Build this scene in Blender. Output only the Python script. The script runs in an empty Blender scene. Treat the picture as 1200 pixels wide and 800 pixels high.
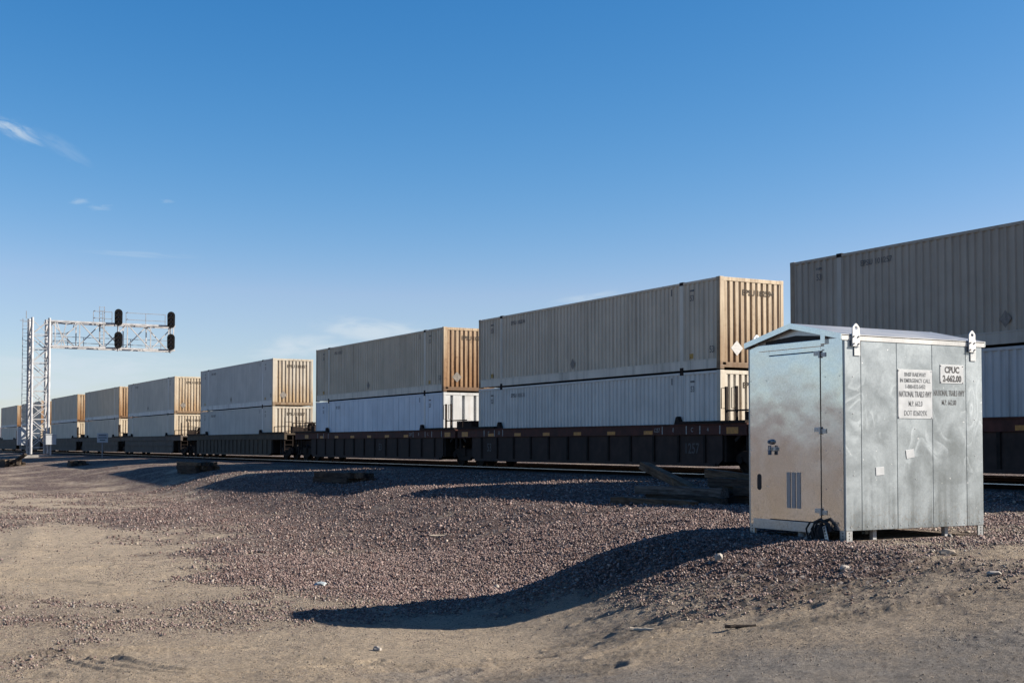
import bpy, math, random
import numpy as np
from mathutils import Vector, Matrix

rng = np.random.default_rng(7)
random.seed(7)
scene = bpy.context.scene
col = scene.collection
R = math.radians
EYE = 2.3                      # camera height above the dirt road; heights below are given relative to the eye

# ------------------------------------------------------------------ camera
cd = bpy.data.cameras.new('camera')
cam = bpy.data.objects.new('camera', cd)
col.objects.link(cam)
YAW, PITCH = R(29.257), R(2.021)
fw = Vector((-math.cos(YAW) * math.cos(PITCH), math.sin(YAW) * math.cos(PITCH), math.sin(PITCH)))
rt = Vector((math.sin(YAW), math.cos(YAW), 0))
upv = rt.cross(fw)
m = Matrix((rt, upv, -fw)).transposed().to_4x4()
m.translation = Vector((0, 0, EYE))
cam.matrix_world = m
cd.sensor_fit = 'HORIZONTAL'
cd.sensor_width = 36.0
cd.lens = 36.0 * 1476.65 / 1200.0
cd.shift_y = 68.1 / 1200.0
cd.clip_start = 0.1
cd.clip_end = 20000
scene.camera = cam

# ------------------------------------------------------------------ sun, sky, exposure
SUN_AZ, SUN_EL = 30.0, 30.5     # azimuth from +Y towards +X
sdir = Vector((math.sin(R(SUN_AZ)) * math.cos(R(SUN_EL)), math.cos(R(SUN_AZ)) * math.cos(R(SUN_EL)), math.sin(R(SUN_EL))))
sl = bpy.data.lights.new('sun', 'SUN')
sl.energy = 5.0
sl.angle = R(0.53)
sl.color = (1.0, 0.91, 0.79)
so = bpy.data.objects.new('sun', sl)
col.objects.link(so)
so.rotation_euler = sdir.to_track_quat('Z', 'Y').to_euler()
so.location = sdir * 50

scene.view_settings.view_transform = 'Standard'
scene.view_settings.look = 'None'
scene.view_settings.exposure = 1.3
scene.view_settings.gamma = 1.0
scene.view_settings.use_curve_mapping = False

world = bpy.data.worlds.new('World')
scene.world = world
world.use_nodes = True


class NT:
    """tiny helper for building node trees"""
    def __init__(self, tree):
        self.t = tree
        self.n = tree.nodes
        self.l = tree.links

    def node(self, kind, **kw):
        nd = self.n.new(kind)
        for k, v in kw.items():
            if k in nd.inputs.keys() if isinstance(k, str) else False:
                pass
            setattr(nd, k, v)
        return nd

    def put(self, sock, v):
        if isinstance(v, bpy.types.NodeSocket):
            self.l.new(v, sock)
        else:
            if sock.type == 'RGBA' and isinstance(v, (tuple, list)) and len(v) == 3:
                v = (*v, 1)
            sock.default_value = v

    def math(self, op, a, b=0.0, c=0.0, clamp=False):
        nd = self.n.new('ShaderNodeMath')
        nd.operation = op
        nd.use_clamp = clamp
        self.put(nd.inputs[0], a)
        self.put(nd.inputs[1], b)
        if len(nd.inputs) > 2:
            self.put(nd.inputs[2], c)
        return nd.outputs[0]

    def mix(self, fac, a, b, blend='MIX'):
        nd = self.n.new('ShaderNodeMix')
        nd.data_type = 'RGBA'
        nd.blend_type = blend
        nd.clamp_factor = True
        self.put(nd.inputs[0], fac)
        self.put(nd.inputs[6], a)
        self.put(nd.inputs[7], b)
        return nd.outputs[2]

    def ramp(self, fac, lo, hi, a=0.0, b=1.0, smooth=True):
        nd = self.n.new('ShaderNodeMapRange')
        nd.interpolation_type = 'SMOOTHSTEP' if smooth else 'LINEAR'
        self.put(nd.inputs[0], fac)
        for i, v in enumerate((lo, hi, a, b)):
            self.put(nd.inputs[i + 1], v)
        return nd.outputs[0]

    def noise(self, vec, scale, detail=4, rough=0.55, dist=0.0):
        nd = self.n.new('ShaderNodeTexNoise')
        if vec is not None:
            self.l.new(vec, nd.inputs['Vector'])
        self.put(nd.inputs['Scale'], scale)
        nd.inputs['Detail'].default_value = detail
        nd.inputs['Roughness'].default_value = rough
        nd.inputs['Distortion'].default_value = dist
        return nd.outputs[0]

    def mapping(self, vec, scale=(1, 1, 1), loc=(0, 0, 0), rot=(0, 0, 0)):
        nd = self.n.new('ShaderNodeMapping')
        self.l.new(vec, nd.inputs[0])
        self.put(nd.inputs[1], loc)
        nd.inputs[2].default_value = rot
        nd.inputs[3].default_value = scale
        return nd.outputs[0]

    def vmath(self, op, a, b=None):
        nd = self.n.new('ShaderNodeVectorMath')
        nd.operation = op
        self.put(nd.inputs[0], a)
        if b is not None:
            self.put(nd.inputs[1], b)
        return nd.outputs['Value'] if op in ('DOT_PRODUCT', 'LENGTH') else nd.outputs[0]


def build_world():
    T = NT(world.node_tree)
    bg = world.node_tree.nodes['Background']
    sky = T.n.new('ShaderNodeTexSky')
    sky.sky_type = 'NISHITA'
    sky.sun_disc = False
    sky.sun_elevation = R(SUN_EL)
    sky.sun_rotation = R(SUN_AZ)
    sky.altitude = 600
    sky.air_density = 1.0
    sky.dust_density = 0.7
    sky.ozone_density = 2.2
    tc = T.n.new('ShaderNodeTexCoord')
    g = tc.outputs['Generated']
    # thin cirrus: each wisp is a soft patch round one direction, broken up by stretched noise
    def wisp(az_el, wide, high, tilt, seed, amount, scale):
        a, e = az_el
        c = Vector((math.sin(a) * math.cos(e), math.cos(a) * math.cos(e), math.sin(e)))
        ex = Vector((math.cos(a), -math.sin(a), 0))
        ey = ex.cross(c) * -1
        if ey.z < 0:
            ey = -ey
        tx = ex * math.cos(tilt) + ey * math.sin(tilt)
        ty = -ex * math.sin(tilt) + ey * math.cos(tilt)
        x = T.vmath('DOT_PRODUCT', g, tuple(tx))
        y = T.vmath('DOT_PRODUCT', T.vmath('SUBTRACT', g, tuple(c)), tuple(ty))
        x = T.math('DIVIDE', T.math('SUBTRACT', x, tx.dot(c)), wide)
        y = T.math('DIVIDE', y, high)
        cmb = T.n.new('ShaderNodeCombineXYZ')
        T.put(cmb.inputs[0], x); T.put(cmb.inputs[1], y); T.put(cmb.inputs[2], seed)
        n = T.noise(T.mapping(cmb.outputs[0], (scale, scale * 0.75, 1)), 1.0, 6, 0.6, 0.6)
        r2 = T.math('ADD', T.math('MULTIPLY', x, x), T.math('MULTIPLY', y, y))
        soft = T.ramp(T.math('SQRT', r2), 0.1, 1.0, 1.0, 0.0)
        front = T.ramp(T.vmath('DOT_PRODUCT', g, tuple(c)), 0.8, 0.9)
        k = T.ramp(T.math('ADD', n, T.math('MULTIPLY', soft, 0.35)), 0.55, 0.95)
        return T.math('MULTIPLY', T.math('MULTIPLY', T.math('MULTIPLY', k, soft), front), amount)

    def azel(u, v):
        d = fw + rt * ((u - 600) / 1476.65) - upv * ((v - 400 - 68.1) / 1476.65)
        d.normalize()
        return (math.atan2(d.x, d.y), math.asin(d.z))
    ws = [wisp(azel(14, 152), .040, .010, R(-20), 1.3, .62, 2.0),
          wisp(azel(70, 172), .050, .010, R(-28), 9.1, .12, 2.5),
          wisp(azel(92, 236), .014, .004, R(6), 3.7, .28, 1.5),
          wisp(azel(118, 243), .016, .004, R(4), 5.2, .22, 1.5),
          wisp(azel(165, 298), .07, .0045, R(-1), 6.4, .2, 2.0),
          wisp(azel(196, 236), .010, .003, R(2), 8.4, .15, 1.5),
          wisp(azel(440, 388), .08, .018, R(-3), 2.2, .8, 2.2),
          wisp(azel(350, 407), .07, .018, R(4), 7.9, .75, 2.0),
          wisp(azel(120, 432), .20, .024, R(-2), 4.4, .7, 2.6),
          wisp(azel(30, 452), .16, .030, R(3), 10.4, .75, 2.6),
          wisp(azel(520, 470), .25, .030, R(0), 12.4, .5, 2.6),
          wisp(azel(690, 350), .05, .010, R(6), 14.4, .35, 2.4)]
    tot = ws[0]
    for w in ws[1:]:
        tot = T.math('MAXIMUM', tot, w)
    hs = T.n.new('ShaderNodeHueSaturation')
    hs.inputs['Saturation'].default_value = 1.06
    hs.inputs['Value'].default_value = 1.0
    T.l.new(sky.outputs[0], hs.inputs['Color'])
    # deep, clean desert blue: the camera's response to a dry high-altitude sky, applied to the whole dome
    sp = T.n.new('ShaderNodeSeparateColor'); T.put(sp.inputs[0], hs.outputs[0])
    cb = T.n.new('ShaderNodeCombineColor')
    for i, (k, p, lim) in enumerate(((.304, 2.25, 1.06), (.773, 1.2, 1.03), (1.457, .86, 1.5))):
        T.put(cb.inputs[i], T.math('MINIMUM', T.math('MULTIPLY', T.math('POWER', sp.outputs[i], p), k), T.math('MULTIPLY', sp.outputs[i], lim)))
    c = T.mix(tot, cb.outputs[0], (5.2, 6.0, 6.7))
    T.put(bg.inputs[0], c)
    bg.inputs[1].default_value = 0.05


build_world()

# ------------------------------------------------------------------ object helpers


def tag(o, label=None, cat=None, group=None, kind=None):
    if label: o['label'] = label
    if cat: o['category'] = cat
    if group: o['group'] = group
    if kind: o['kind'] = kind
    return o


def empty(name, loc, rz=0.0):
    o = bpy.data.objects.new(name, None)
    o.empty_display_size = 0.3
    o.location = loc
    o.rotation_euler = (0, 0, rz)
    col.objects.link(o)
    return o


def link(name, me, mat=None, parent=None):
    o = bpy.data.objects.new(name, me)
    col.objects.link(o)
    if mat is not None:
        if not me.materials:
            me.materials.append(mat)
        elif me.materials[0] is not mat:
            o.material_slots[0].link = 'OBJECT'
            o.material_slots[0].material = mat
    if parent is not None:
        o.parent = parent
    return o


class MB:
    def __init__(self):
        self.v = []
        self.f = []
        self.pieces = []

    def add(self, vs, fs):
        b = len(self.v)
        self.pieces.append(([tuple(x) for x in vs], [tuple(q) for q in fs]))
        self.v += [tuple(x) for x in vs]
        self.f += [tuple(b + i for i in q) for q in fs]
        return self

    def box(self, x0, x1, y0, y1, z0, z1):
        x0, x1 = min(x0, x1), max(x0, x1); y0, y1 = min(y0, y1), max(y0, y1); z0, z1 = min(z0, z1), max(z0, z1)
        vs = [(x, y, z) for x in (x0, x1) for y in (y0, y1) for z in (z0, z1)]
        return self.add(vs, [(0, 1, 3, 2), (4, 6, 7, 5), (0, 4, 5, 1), (2, 3, 7, 6), (0, 2, 6, 4), (1, 5, 7, 3)])

    def bar(self, a, b, w, h=None, up=(0, 0, 1)):
        """rectangular bar from a to b, w across, h along 'up'"""
        h = h or w
        a, b = Vector(a), Vector(b)
        d = (b - a).normalized()
        u = Vector(up)
        if abs(d.dot(u)) > 0.98:
            u = Vector((1, 0, 0))
        s = d.cross(u).normalized(); t = s.cross(d).normalized()
        vs = []
        for p in (a, b):
            for i, j in ((-1, -1), (1, -1), (1, 1), (-1, 1)):
                vs.append(p + s * (i * w / 2) + t * (j * h / 2))
        return self.add(vs, [(3, 2, 1, 0), (4, 5, 6, 7), (0, 1, 5, 4), (1, 2, 6, 5), (2, 3, 7, 6), (3, 0, 4, 7)])

    def tube(self, pts, r, n=10, cap=True):
        pts = [Vector(p) for p in pts]
        rings = []
        u = None
        for i, p in enumerate(pts):
            d = (pts[min(i + 1, len(pts) - 1)] - pts[max(i - 1, 0)]).normalized()
            if u is None:
                u = Vector((0, 0, 1)) if abs(d.z) < 0.9 else Vector((1, 0, 0))
            s = d.cross(u).normalized(); u = s.cross(d).normalized()
            rr = r[i] if isinstance(r, (list, tuple)) else r
            rings.append([p + (s * math.cos(2 * math.pi * k / n) + u * math.sin(2 * math.pi * k / n)) * rr for k in range(n)])
        vs = [q for g in rings for q in g]
        fs = []
        for i in range(len(rings) - 1):
            for k in range(n):
                fs.append((i * n + k, i * n + (k + 1) % n, (i + 1) * n + (k + 1) % n, (i + 1) * n + k))
        if cap:
            fs.append(tuple(reversed(range(n))))
            fs.append(tuple((len(rings) - 1) * n + k for k in range(n)))
        return self.add(vs, fs)

    def prism(self, outline, axis, a0, a1):
        """outline: 2-D loop, extruded along axis x/y/z"""
        n = len(outline)
        def P(p, a):
            return {'x': (a, p[0], p[1]), 'y': (p[0], a, p[1]), 'z': (p[0], p[1], a)}[axis]
        vs = [P(p, a0) for p in outline] + [P(p, a1) for p in outline]
        fs = [tuple(range(n)), tuple(reversed(range(n, 2 * n)))]
        for k in range(n):
            fs.append((k, n + k, n + (k + 1) % n, (k + 1) % n))
        return self.add(vs, fs)

    def lathe(self, prof, centre, axis='y', n=32):
        """prof: (radius, along) pairs, closed at both ends"""
        cx, cy, cz = centre
        vs = []
        for r, a in prof:
            for k in range(n):
                c, s = math.cos(2 * math.pi * k / n) * r, math.sin(2 * math.pi * k / n) * r
                vs.append({'y': (cx + c, cy + a, cz + s), 'x': (cx + a, cy + c, cz + s), 'z': (cx + c, cy + s, cz + a)}[axis])
        fs = []
        for i in range(len(prof) - 1):
            for k in range(n):
                fs.append((i * n + k, i * n + (k + 1) % n, (i + 1) * n + (k + 1) % n, (i + 1) * n + k))
        fs.append(tuple(range(n)))
        fs.append(tuple(reversed(range((len(prof) - 1) * n, len(prof) * n))))
        return self.add(vs, fs)

    def mesh(self, name, smooth=None, bevel=None):
        me = bpy.data.meshes.new(name)
        me.from_pydata(self.v, [], self.f)
        import bmesh
        bm = bmesh.new(); bm.from_mesh(me)
        bmesh.ops.recalc_face_normals(bm, faces=bm.faces)
        if bevel:
            es = [e for e in bm.edges if len(e.link_faces) == 2 and e.calc_face_angle(0) > 0.6]
            bmesh.ops.bevel(bm, geom=es, offset=bevel, segments=2, affect='EDGES', profile=0.6)
        bm.to_mesh(me); bm.free()
        if smooth:
            me.polygons.foreach_set('use_smooth', [True] * len(me.polygons))
            me.set_sharp_from_angle(angle=R(smooth))
        me.update()
        return me

    def build(self, name, mat, parent=None, smooth=None, bevel=None):
        return link(name, self.mesh(name, smooth, bevel), mat, parent)


def each(mb, name, mat, parent, smooth=None, bevel=None):
    """every piece added to mb becomes a part of its own"""
    for vs, fs in mb.pieces:
        m1 = MB(); m1.add(vs, fs)
        m1.build(name, mat, parent, smooth, bevel)


TEXTS = {}


def text_mesh(body, size, xscale=1.0, bold=0.0):
    key = (body, size, xscale, bold)
    if key in TEXTS:
        return TEXTS[key]
    cu = bpy.data.curves.new('lettering', 'FONT')
    cu.body = body; cu.size = size; cu.align_x = 'CENTER'; cu.align_y = 'CENTER'
    cu.extrude = 0.0008
    cu.offset = bold
    cu.space_line = 0.9
    cu.resolution_u = 3
    t = bpy.data.objects.new('lettering', cu)
    col.objects.link(t)
    bpy.context.view_layer.update()
    dg = bpy.context.evaluated_depsgraph_get()
    me = bpy.data.meshes.new_from_object(t.evaluated_get(dg))
    bpy.data.objects.remove(t); bpy.data.curves.remove(cu)
    me.materials.clear()
    for v in me.vertices:
        v.co.x *= xscale
    me.name = 'lettering'
    TEXTS[key] = me
    return me


def lettering(body, size, pos, face, mat, parent, xscale=1.0, bold=0.0, name='lettering'):
    """face: '-y' reads from -Y, '+x' reads from +X"""
    o = link(name, text_mesh(body, size, xscale, bold), mat, parent)
    o.location = pos
    o.rotation_euler = {'-y': (R(90), 0, 0), '+x': (R(90), 0, R(90))}[face]
    return o

# ------------------------------------------------------------------ materials


def new_mat(name):
    mt = bpy.data.materials.new(name)
    mt.use_nodes = True
    T = NT(mt.node_tree)
    b = mt.node_tree.nodes['Principled BSDF']
    return mt, T, b


def coords(T, random_offset=False):
    tc = T.n.new('ShaderNodeTexCoord')
    v = tc.outputs['Object']
    if random_offset:
        oi = T.n.new('ShaderNodeObjectInfo')
        cmb = T.n.new('ShaderNodeCombineXYZ')
        k = T.math('MULTIPLY', oi.outputs['Random'], 40.0)
        for i in range(3):
            T.put(cmb.inputs[i], k)
        return v, T.vmath('ADD', v, cmb.outputs[0])
    return v, v


def bump(T, b, h, strength, dist=0.02):
    bp = T.n.new('ShaderNodeBump')
    bp.inputs['Strength'].default_value = strength
    bp.inputs['Distance'].default_value = dist
    T.put(bp.inputs['Height'], h)
    T.put(b.inputs['Normal'], bp.outputs[0])


def plain(name, c, rough=0.6, metal=0.0, var=0.25, scale=6.0, spec=0.4, dirt=None, dirt_amt=0.5):
    mt, T, b = new_mat(name)
    v, w = coords(T, True)
    n = T.noise(w, scale, 6, 0.6)
    f = T.ramp(n, 0.3, 0.75, 1 - var, 1 + var * 0.4)
    base = T.mix(1.0, c, f, 'MULTIPLY')
    if dirt:
        n2 = T.noise(T.mapping(w, (1, 1, 0.35)), scale * 0.45, 6, 0.65, 0.3)
        base = T.mix(T.math('MULTIPLY', T.ramp(n2, 0.48, 0.72), dirt_amt), base, dirt)
    T.put(b.inputs['Base Color'], base)
    T.put(b.inputs['Roughness'], T.ramp(n, 0.2, 0.8, rough - 0.1, min(1, rough + 0.12)))
    b.inputs['Metallic'].default_value = metal
    b.inputs['Specular IOR Level'].default_value = spec
    return mt


def container_paint(name, c, rust=0.3, grime=0.4, rustc=(0.30, 0.13, 0.035), end_low=1.0, end=(0.86, 0.83, 0.77)):
    """weathered paint: vertical run-off grime on the sides, rust streaks on the end walls"""
    mt, T, b = new_mat(name)
    v, w = coords(T, True)
    sep = T.n.new('ShaderNodeSeparateXYZ'); T.put(sep.inputs[0], v)
    ax = T.math('ABSOLUTE', sep.outputs[0])
    endm = T.ramp(ax, 7.86, 7.95)
    # soft overall blotches
    n0 = T.noise(w, 0.9, 5, 0.6)
    base = T.mix(1.0, c, T.ramp(n0, 0.3, 0.7, 0.90, 1.05), 'MULTIPLY')
    base = T.mix(T.math('MULTIPLY', endm, T.ramp(T.noise(w, 1.4, 4, .6), .25, .6, .7, 1)), base, T.mix(1.0, base, end, 'MULTIPLY'))   # end-wall colour toned down against the sun, along with dust and rust film
    # run-off grime
    st = T.noise(T.mapping(w, (5.0, 5.0, 0.22)), 1.0, 5, 0.6)
    spk = T.noise(w, 7.0, 6, 0.7)
    g = T.math('MULTIPLY', T.ramp(st, 0.45, 0.75), grime)
    base = T.mix(g, base, (0.16, 0.135, 0.105))
    base = T.mix(T.math('MULTIPLY', T.ramp(spk, 0.62, 0.78), 0.5 * grime), base, (0.12, 0.085, 0.06))
    # rust runs on the ends
    se = T.noise(T.mapping(w, (1, 5.2, 0.30)), 1.0, 6, 0.66)
    low = T.ramp(sep.outputs[2], 2.9, 0.2, 0.25 + .3 * (rust > .9), end_low, smooth=False)
    rm = T.math('MULTIPLY', T.math('MULTIPLY', T.ramp(se, 0.5 - 0.27 * rust, 0.72 - 0.06 * rust, 0, 1), endm), low)
    rm = T.math('MULTIPLY', rm, min(1.0, 0.35 + rust))
    base = T.mix(rm, base, rustc)
    stz = T.math('ADD', sep.outputs[2], T.math('MULTIPLY', T.math('SUBTRACT', T.noise(T.mapping(w, (1, 2.6, .4)), 1.0, 4, .6), .5), 1.6))
    base = T.mix(T.math('MULTIPLY', T.math('MULTIPLY', T.ramp(stz, 0.5 + 2.0 * rust, 0.1, 0, 1), endm), min(1, .25 + .5 * rust)), base, tuple(x * .9 for x in rustc))
    base = T.mix(T.math('MULTIPLY', T.math('MULTIPLY', T.ramp(sep.outputs[2], 0.30, 0.16), endm), min(.85, .3 + rust * .6)), base, (0.10, 0.060, 0.036))
    sd = T.noise(T.mapping(w, (1, 9, 0.45), (3, 1, 7)), 1.0, 5, 0.62)
    edge = T.math('ADD', low, T.ramp(sep.outputs[2], 2.3, 2.75, 0, .6))
    base = T.mix(T.math('MULTIPLY', T.math('MULTIPLY', T.math('MULTIPLY', T.ramp(sd, 0.52, 0.64), endm), edge), min(.7, .2 + .45 * rust)), base, (0.105, 0.055, 0.024))
    base = T.mix(T.math('MULTIPLY', rm, T.ramp(spk, 0.5, 0.7)), base, (0.09, 0.04, 0.018))
    T.put(b.inputs['Base Color'], base)
    T.put(b.inputs['Roughness'], T.ramp(st, 0.3, 0.8, 0.5, 0.75))
    b.inputs['Specular IOR Level'].default_value = 0.3
    bump(T, b, T.noise(w, 2.2, 3), 0.12, 0.02)
    return mt


def galv(name, c=(0.268, 0.297, 0.316), r0=0.34, r1=0.55, marks=1.0, metal=0.85):
    """galvanised sheet: wiped smudges, faint vertical run-off, small bright dings, slight oil-canning"""
    mt, T, b = new_mat(name)
    v, w = coords(T)
    sep = T.n.new('ShaderNodeSeparateXYZ'); T.put(sep.inputs[0], v)
    big = T.noise(w, 0.9, 4, 0.5, 0.4)
    cloud = T.noise(w, 2.2, 7, 0.6, 0.9)
    # hand-wiped strokes: contour lines of a smooth field
    fld = T.noise(T.mapping(w, (1, 1, .8)), 1.5, 2, 0.45, 0.8)
    saw = T.math('FRACT', T.math('MULTIPLY', fld, 9.0))
    stroke = T.math('MULTIPLY', T.ramp(saw, 0.55, 1.0), T.ramp(T.noise(w, 2.4, 3, .5), .46, .62))
    midz = T.math('MULTIPLY', T.ramp(sep.outputs[2], .35, .9), T.ramp(sep.outputs[2], 2.1, 1.6))
    stroke = T.math('MULTIPLY', stroke, midz)
    run = T.noise(T.mapping(w, (16, 16, .5)), 1.0, 4, 0.6)
    runz = T.ramp(sep.outputs[2], 1.1, .1)
    f = T.math('ADD', T.math('MULTIPLY', T.ramp(cloud, .3, .72), .42), T.math('MULTIPLY', T.ramp(big, .35, .65), .3))
    f = T.math('ADD', f, T.math('MULTIPLY', stroke, .38 * marks))
    f = T.math('ADD', f, T.math('MULTIPLY', T.math('MULTIPLY', T.math('SUBTRACT', run, .5), runz), 1.1 * marks), clamp=True)
    k = .14 * marks + .04
    base = T.mix(f, tuple(x * (1 - k) for x in c), tuple(min(1, x * (1 + k)) for x in c))
    spots = T.noise(w, 19, 2, 0.5)
    base = T.mix(T.ramp(spots, 0.735, 0.76, 0, 0.5 * marks), base, (0.75, 0.75, 0.74))
    dk = T.noise(T.mapping(w, (1, 1, 0.3)), 8, 5, 0.7, 0.4)
    base = T.mix(T.ramp(dk, 0.68, 0.80, 0, 0.3), base, (0.2, 0.19, 0.18))
    spl = T.math('MULTIPLY', T.ramp(T.noise(w, 26, 6, .75), .48, .66), T.ramp(sep.outputs[2], .45, 0.0))
    base = T.mix(T.math('MULTIPLY', spl, .55), base, (0.19, 0.155, 0.12))      # dirt splashed up from the ground
    spg = T.n.new('ShaderNodeTexVoronoi'); T.put(spg.inputs['Vector'], w); spg.inputs['Scale'].default_value = 46
    sg = T.n.new('ShaderNodeSeparateColor'); T.put(sg.inputs[0], spg.outputs['Color'])
    base = T.mix(1.0, base, T.ramp(sg.outputs[0], 0, 1, .95, 1.05), 'MULTIPLY')
    T.put(b.inputs['Base Color'], base)
    T.put(b.inputs['Roughness'], T.ramp(f, 0, 1, r0, r1, smooth=False))
    T.put(b.inputs['Metallic'], T.ramp(f, 0, 1, metal + .1, metal - .1, smooth=False))
    bump(T, b, T.math('ADD', T.noise(w, 1.6, 2), T.math('MULTIPLY', spots, 0.03)), 0.13, 0.05)
    return mt


M = {}
M['tan'] = container_paint('paint_tan', (0.54, 0.455, 0.345), 0.62, 0.32, (0.20, 0.115, 0.05))
M['tan_rust'] = container_paint('paint_tan_rusty', (0.53, 0.445, 0.33), 1.0, 0.32, (0.225, 0.112, 0.042))
M['tan_light'] = container_paint('paint_light_tan', (0.53, 0.475, 0.385), 0.5, 0.25, (0.33, 0.19, 0.075))
M['grey_white'] = container_paint('paint_grey_white', (0.57, 0.55, 0.50), 0.35, 0.22, (0.36, 0.24, 0.12))
M['pale_grey'] = container_paint('paint_pale_grey', (0.49, 0.465, 0.415), 0.55, 0.2, (0.36, 0.23, 0.10))
M['blue_white'] = container_paint('paint_blue_white', (0.57, 0.60, 0.63), 0.0, 0.12, end=(0.74, 0.72, 0.68))
M['dark_tan'] = container_paint('paint_dark_tan', (0.35, 0.305, 0.245), 0.5, 0.35)
M['slate'] = container_paint('paint_slate', (0.42, 0.42, 0.41), 0.4, 0.3)
M['rail_tan'] = container_paint('paint_rail', (0.58, 0.525, 0.435), 0.4, 0.45)
M['rail_white'] = container_paint('paint_rail_white', (0.62, 0.60, 0.55), 0.25, 0.35)
M['rail_dark'] = container_paint('paint_rail_dark', (0.40, 0.365, 0.31), 0.25, 0.35)
M['black_steel'] = plain('black_steel', (0.026, 0.019, 0.016), 0.8, 0.0, 0.5, 5, 0.12, (0.05, 0.034, 0.026))
M['shade_black'] = plain('shade_black_steel', (0.008, 0.007, 0.007), 0.95, 0.0, 0.4, 5, 0.03)  # near-black tone standing in for the shade below the end platforms
M['wheel_steel'] = plain('wheel_steel', (0.026, 0.021, 0.018), 0.85, 0.0, 0.4, 8, 0.12)
M['maroon'] = plain('maroon_sill', (0.085, 0.034, 0.026), 0.7, 0.0, 0.4, 3, 0.15, (0.03, 0.02, 0.018))
M['dark_sheet'] = plain('dark_sheet', (0.052, 0.034, 0.028), 0.75, 0.0, 0.45, 2.5, 0.15, (0.02, 0.017, 0.016))
M['olive_sheet'] = plain('olive_sheet', (0.085, 0.066, 0.048), 0.75, 0.0, 0.4, 2.5, 0.15, (0.04, 0.032, 0.025))
M['grey_sheet'] = plain('grey_sheet', (0.12, 0.10, 0.084), 0.75, 0.0, 0.4, 1.6, 0.15, (0.05, 0.042, 0.035))
M['orange_tape'] = plain('orange_tape', (0.46, 0.19, 0.03), 0.5, 0.0, 0.35, 9)
M['stencil'] = plain('stencil_white', (0.34, 0.33, 0.31), 0.7, 0.0, 0.5, 20)
M['faint_stencil'] = plain('stencil_faded', (0.085, 0.075, 0.072), 0.7, 0.0, 0.5, 20)
M['black_ink'] = plain('black_lettering', (0.025, 0.025, 0.028), 0.6, 0.0, 0.3, 20)
M['faded_ink'] = plain('faded_lettering', (0.14, 0.15, 0.16), 0.6, 0.0, 0.5, 30)
M['faint_ink'] = plain('washed_out_lettering', (0.16, 0.15, 0.14), 0.7, 0.0, 0.6, 24)
M['end_ink'] = plain('stencil_dark', (0.075, 0.062, 0.05), 0.8, 0.0, 0.5, 24, 0.1)
M['placard'] = plain('placard_grey', (0.20, 0.175, 0.15), 0.6, 0.0, 0.4, 12)
M['placard_white'] = plain('placard_white', (0.50, 0.495, 0.48), 0.5, 0.0, 0.15, 12)
M['yellow_label'] = plain('yellow_label', (0.42, 0.25, 0.05), 0.6, 0.0, 0.5, 16)
M['sign_white'] = plain('sign_white', (0.40, 0.415, 0.425), 0.38, 0.0, 0.1, 8, 0.5)
M['galv'] = galv('galvanised_wall')
M['galv_door'] = galv('galvanised_door', (0.60, 0.60, 0.60), 0.10, 0.19, 0.35, .92)
M['galv_trim'] = galv('galvanised_trim', (0.40, 0.41, 0.415), 0.35, 0.55, 0.5, .8)
M['galv_roof'] = galv('galvanised_roof', (0.38, 0.38, 0.375), 0.4, 0.6, 0.5, .6)
M['dark_gap'] = plain('dark_recess', (0.02, 0.02, 0.021), 0.8)
M['vent_strip'] = plain('vent_strip', (0.27, 0.275, 0.285), 0.5, 0.4, 0.15, 20)
M['padlock'] = plain('padlock_blue', (0.05, 0.10, 0.17), 0.4, 0.5, 0.4, 20)
M['rubber'] = plain('black_rubber', (0.015, 0.015, 0.016), 0.7, 0.0, 0.4, 14)
M['conduit'] = plain('grey_conduit', (0.35, 0.35, 0.35), 0.6, 0.0, 0.3, 8)
M['gantry_paint'] = plain('gantry_aluminium', (0.40, 0.40, 0.405), 0.5, 0.15, 0.25, 2, 0.5)
M['gantry_grey'] = plain('gantry_galvanised', (0.24, 0.25, 0.27), 0.5, 0.4, 0.25, 3)
M['signal_black'] = plain('signal_black', (0.006, 0.006, 0.007), 0.8, 0.0, 0.3, 4, 0.08)
M['lens'] = plain('signal_lens', (0.03, 0.025, 0.03), 0.12, 0.0, 0.2, 4, 0.5)
M['concrete'] = plain('concrete', (0.30, 0.285, 0.265), 0.85, 0.0, 0.35, 4)
M['rail_side'] = plain('rail_rust_shade', (0.016, 0.011, 0.009), 0.95, 0.0, 0.4, 5, 0.04)  # rust, darkened in colour so the rails look shaded and backlit
M['rail_head'] = plain('rail_polished', (0.40, 0.42, 0.45), 0.32, 1.0, 0.1, 3)
M['pale_rock'] = plain('pale_rock', (0.30, 0.27, 0.235), 0.85, 0.0, 0.3, 14)
M['tan_rock'] = plain('tan_rock', (0.24, 0.195, 0.15), 0.9, 0.0, 0.4, 14)
M['pale_wood'] = plain('bleached_wood', (0.33, 0.285, 0.225), 0.8, 0.0, 0.3, 14)
M['scrap'] = plain('crumpled_plastic', (0.27, 0.31, 0.325), 0.5, 0.0, 0.2, 14)


def tie_mat(name, c, c2):
    mt, T, b = new_mat(name)
    v, w = coords(T, True)
    gr = T.noise(T.mapping(w, (1.2, 14, 14)), 1.6, 7, 0.65, 0.3)
    n = T.noise(w, 3, 5, 0.6)
    base = T.mix(T.ramp(gr, 0.35, 0.68), c2, c)
    base = T.mix(T.ramp(n, 0.45, 0.75, 0, 0.6), base, (0.02, 0.016, 0.013))
    T.put(b.inputs['Base Color'], base)
    b.inputs['Roughness'].default_value = 0.9
    b.inputs['Specular IOR Level'].default_value = 0.15
    bump(T, b, gr, 0.7, 0.015)
    return mt


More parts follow.
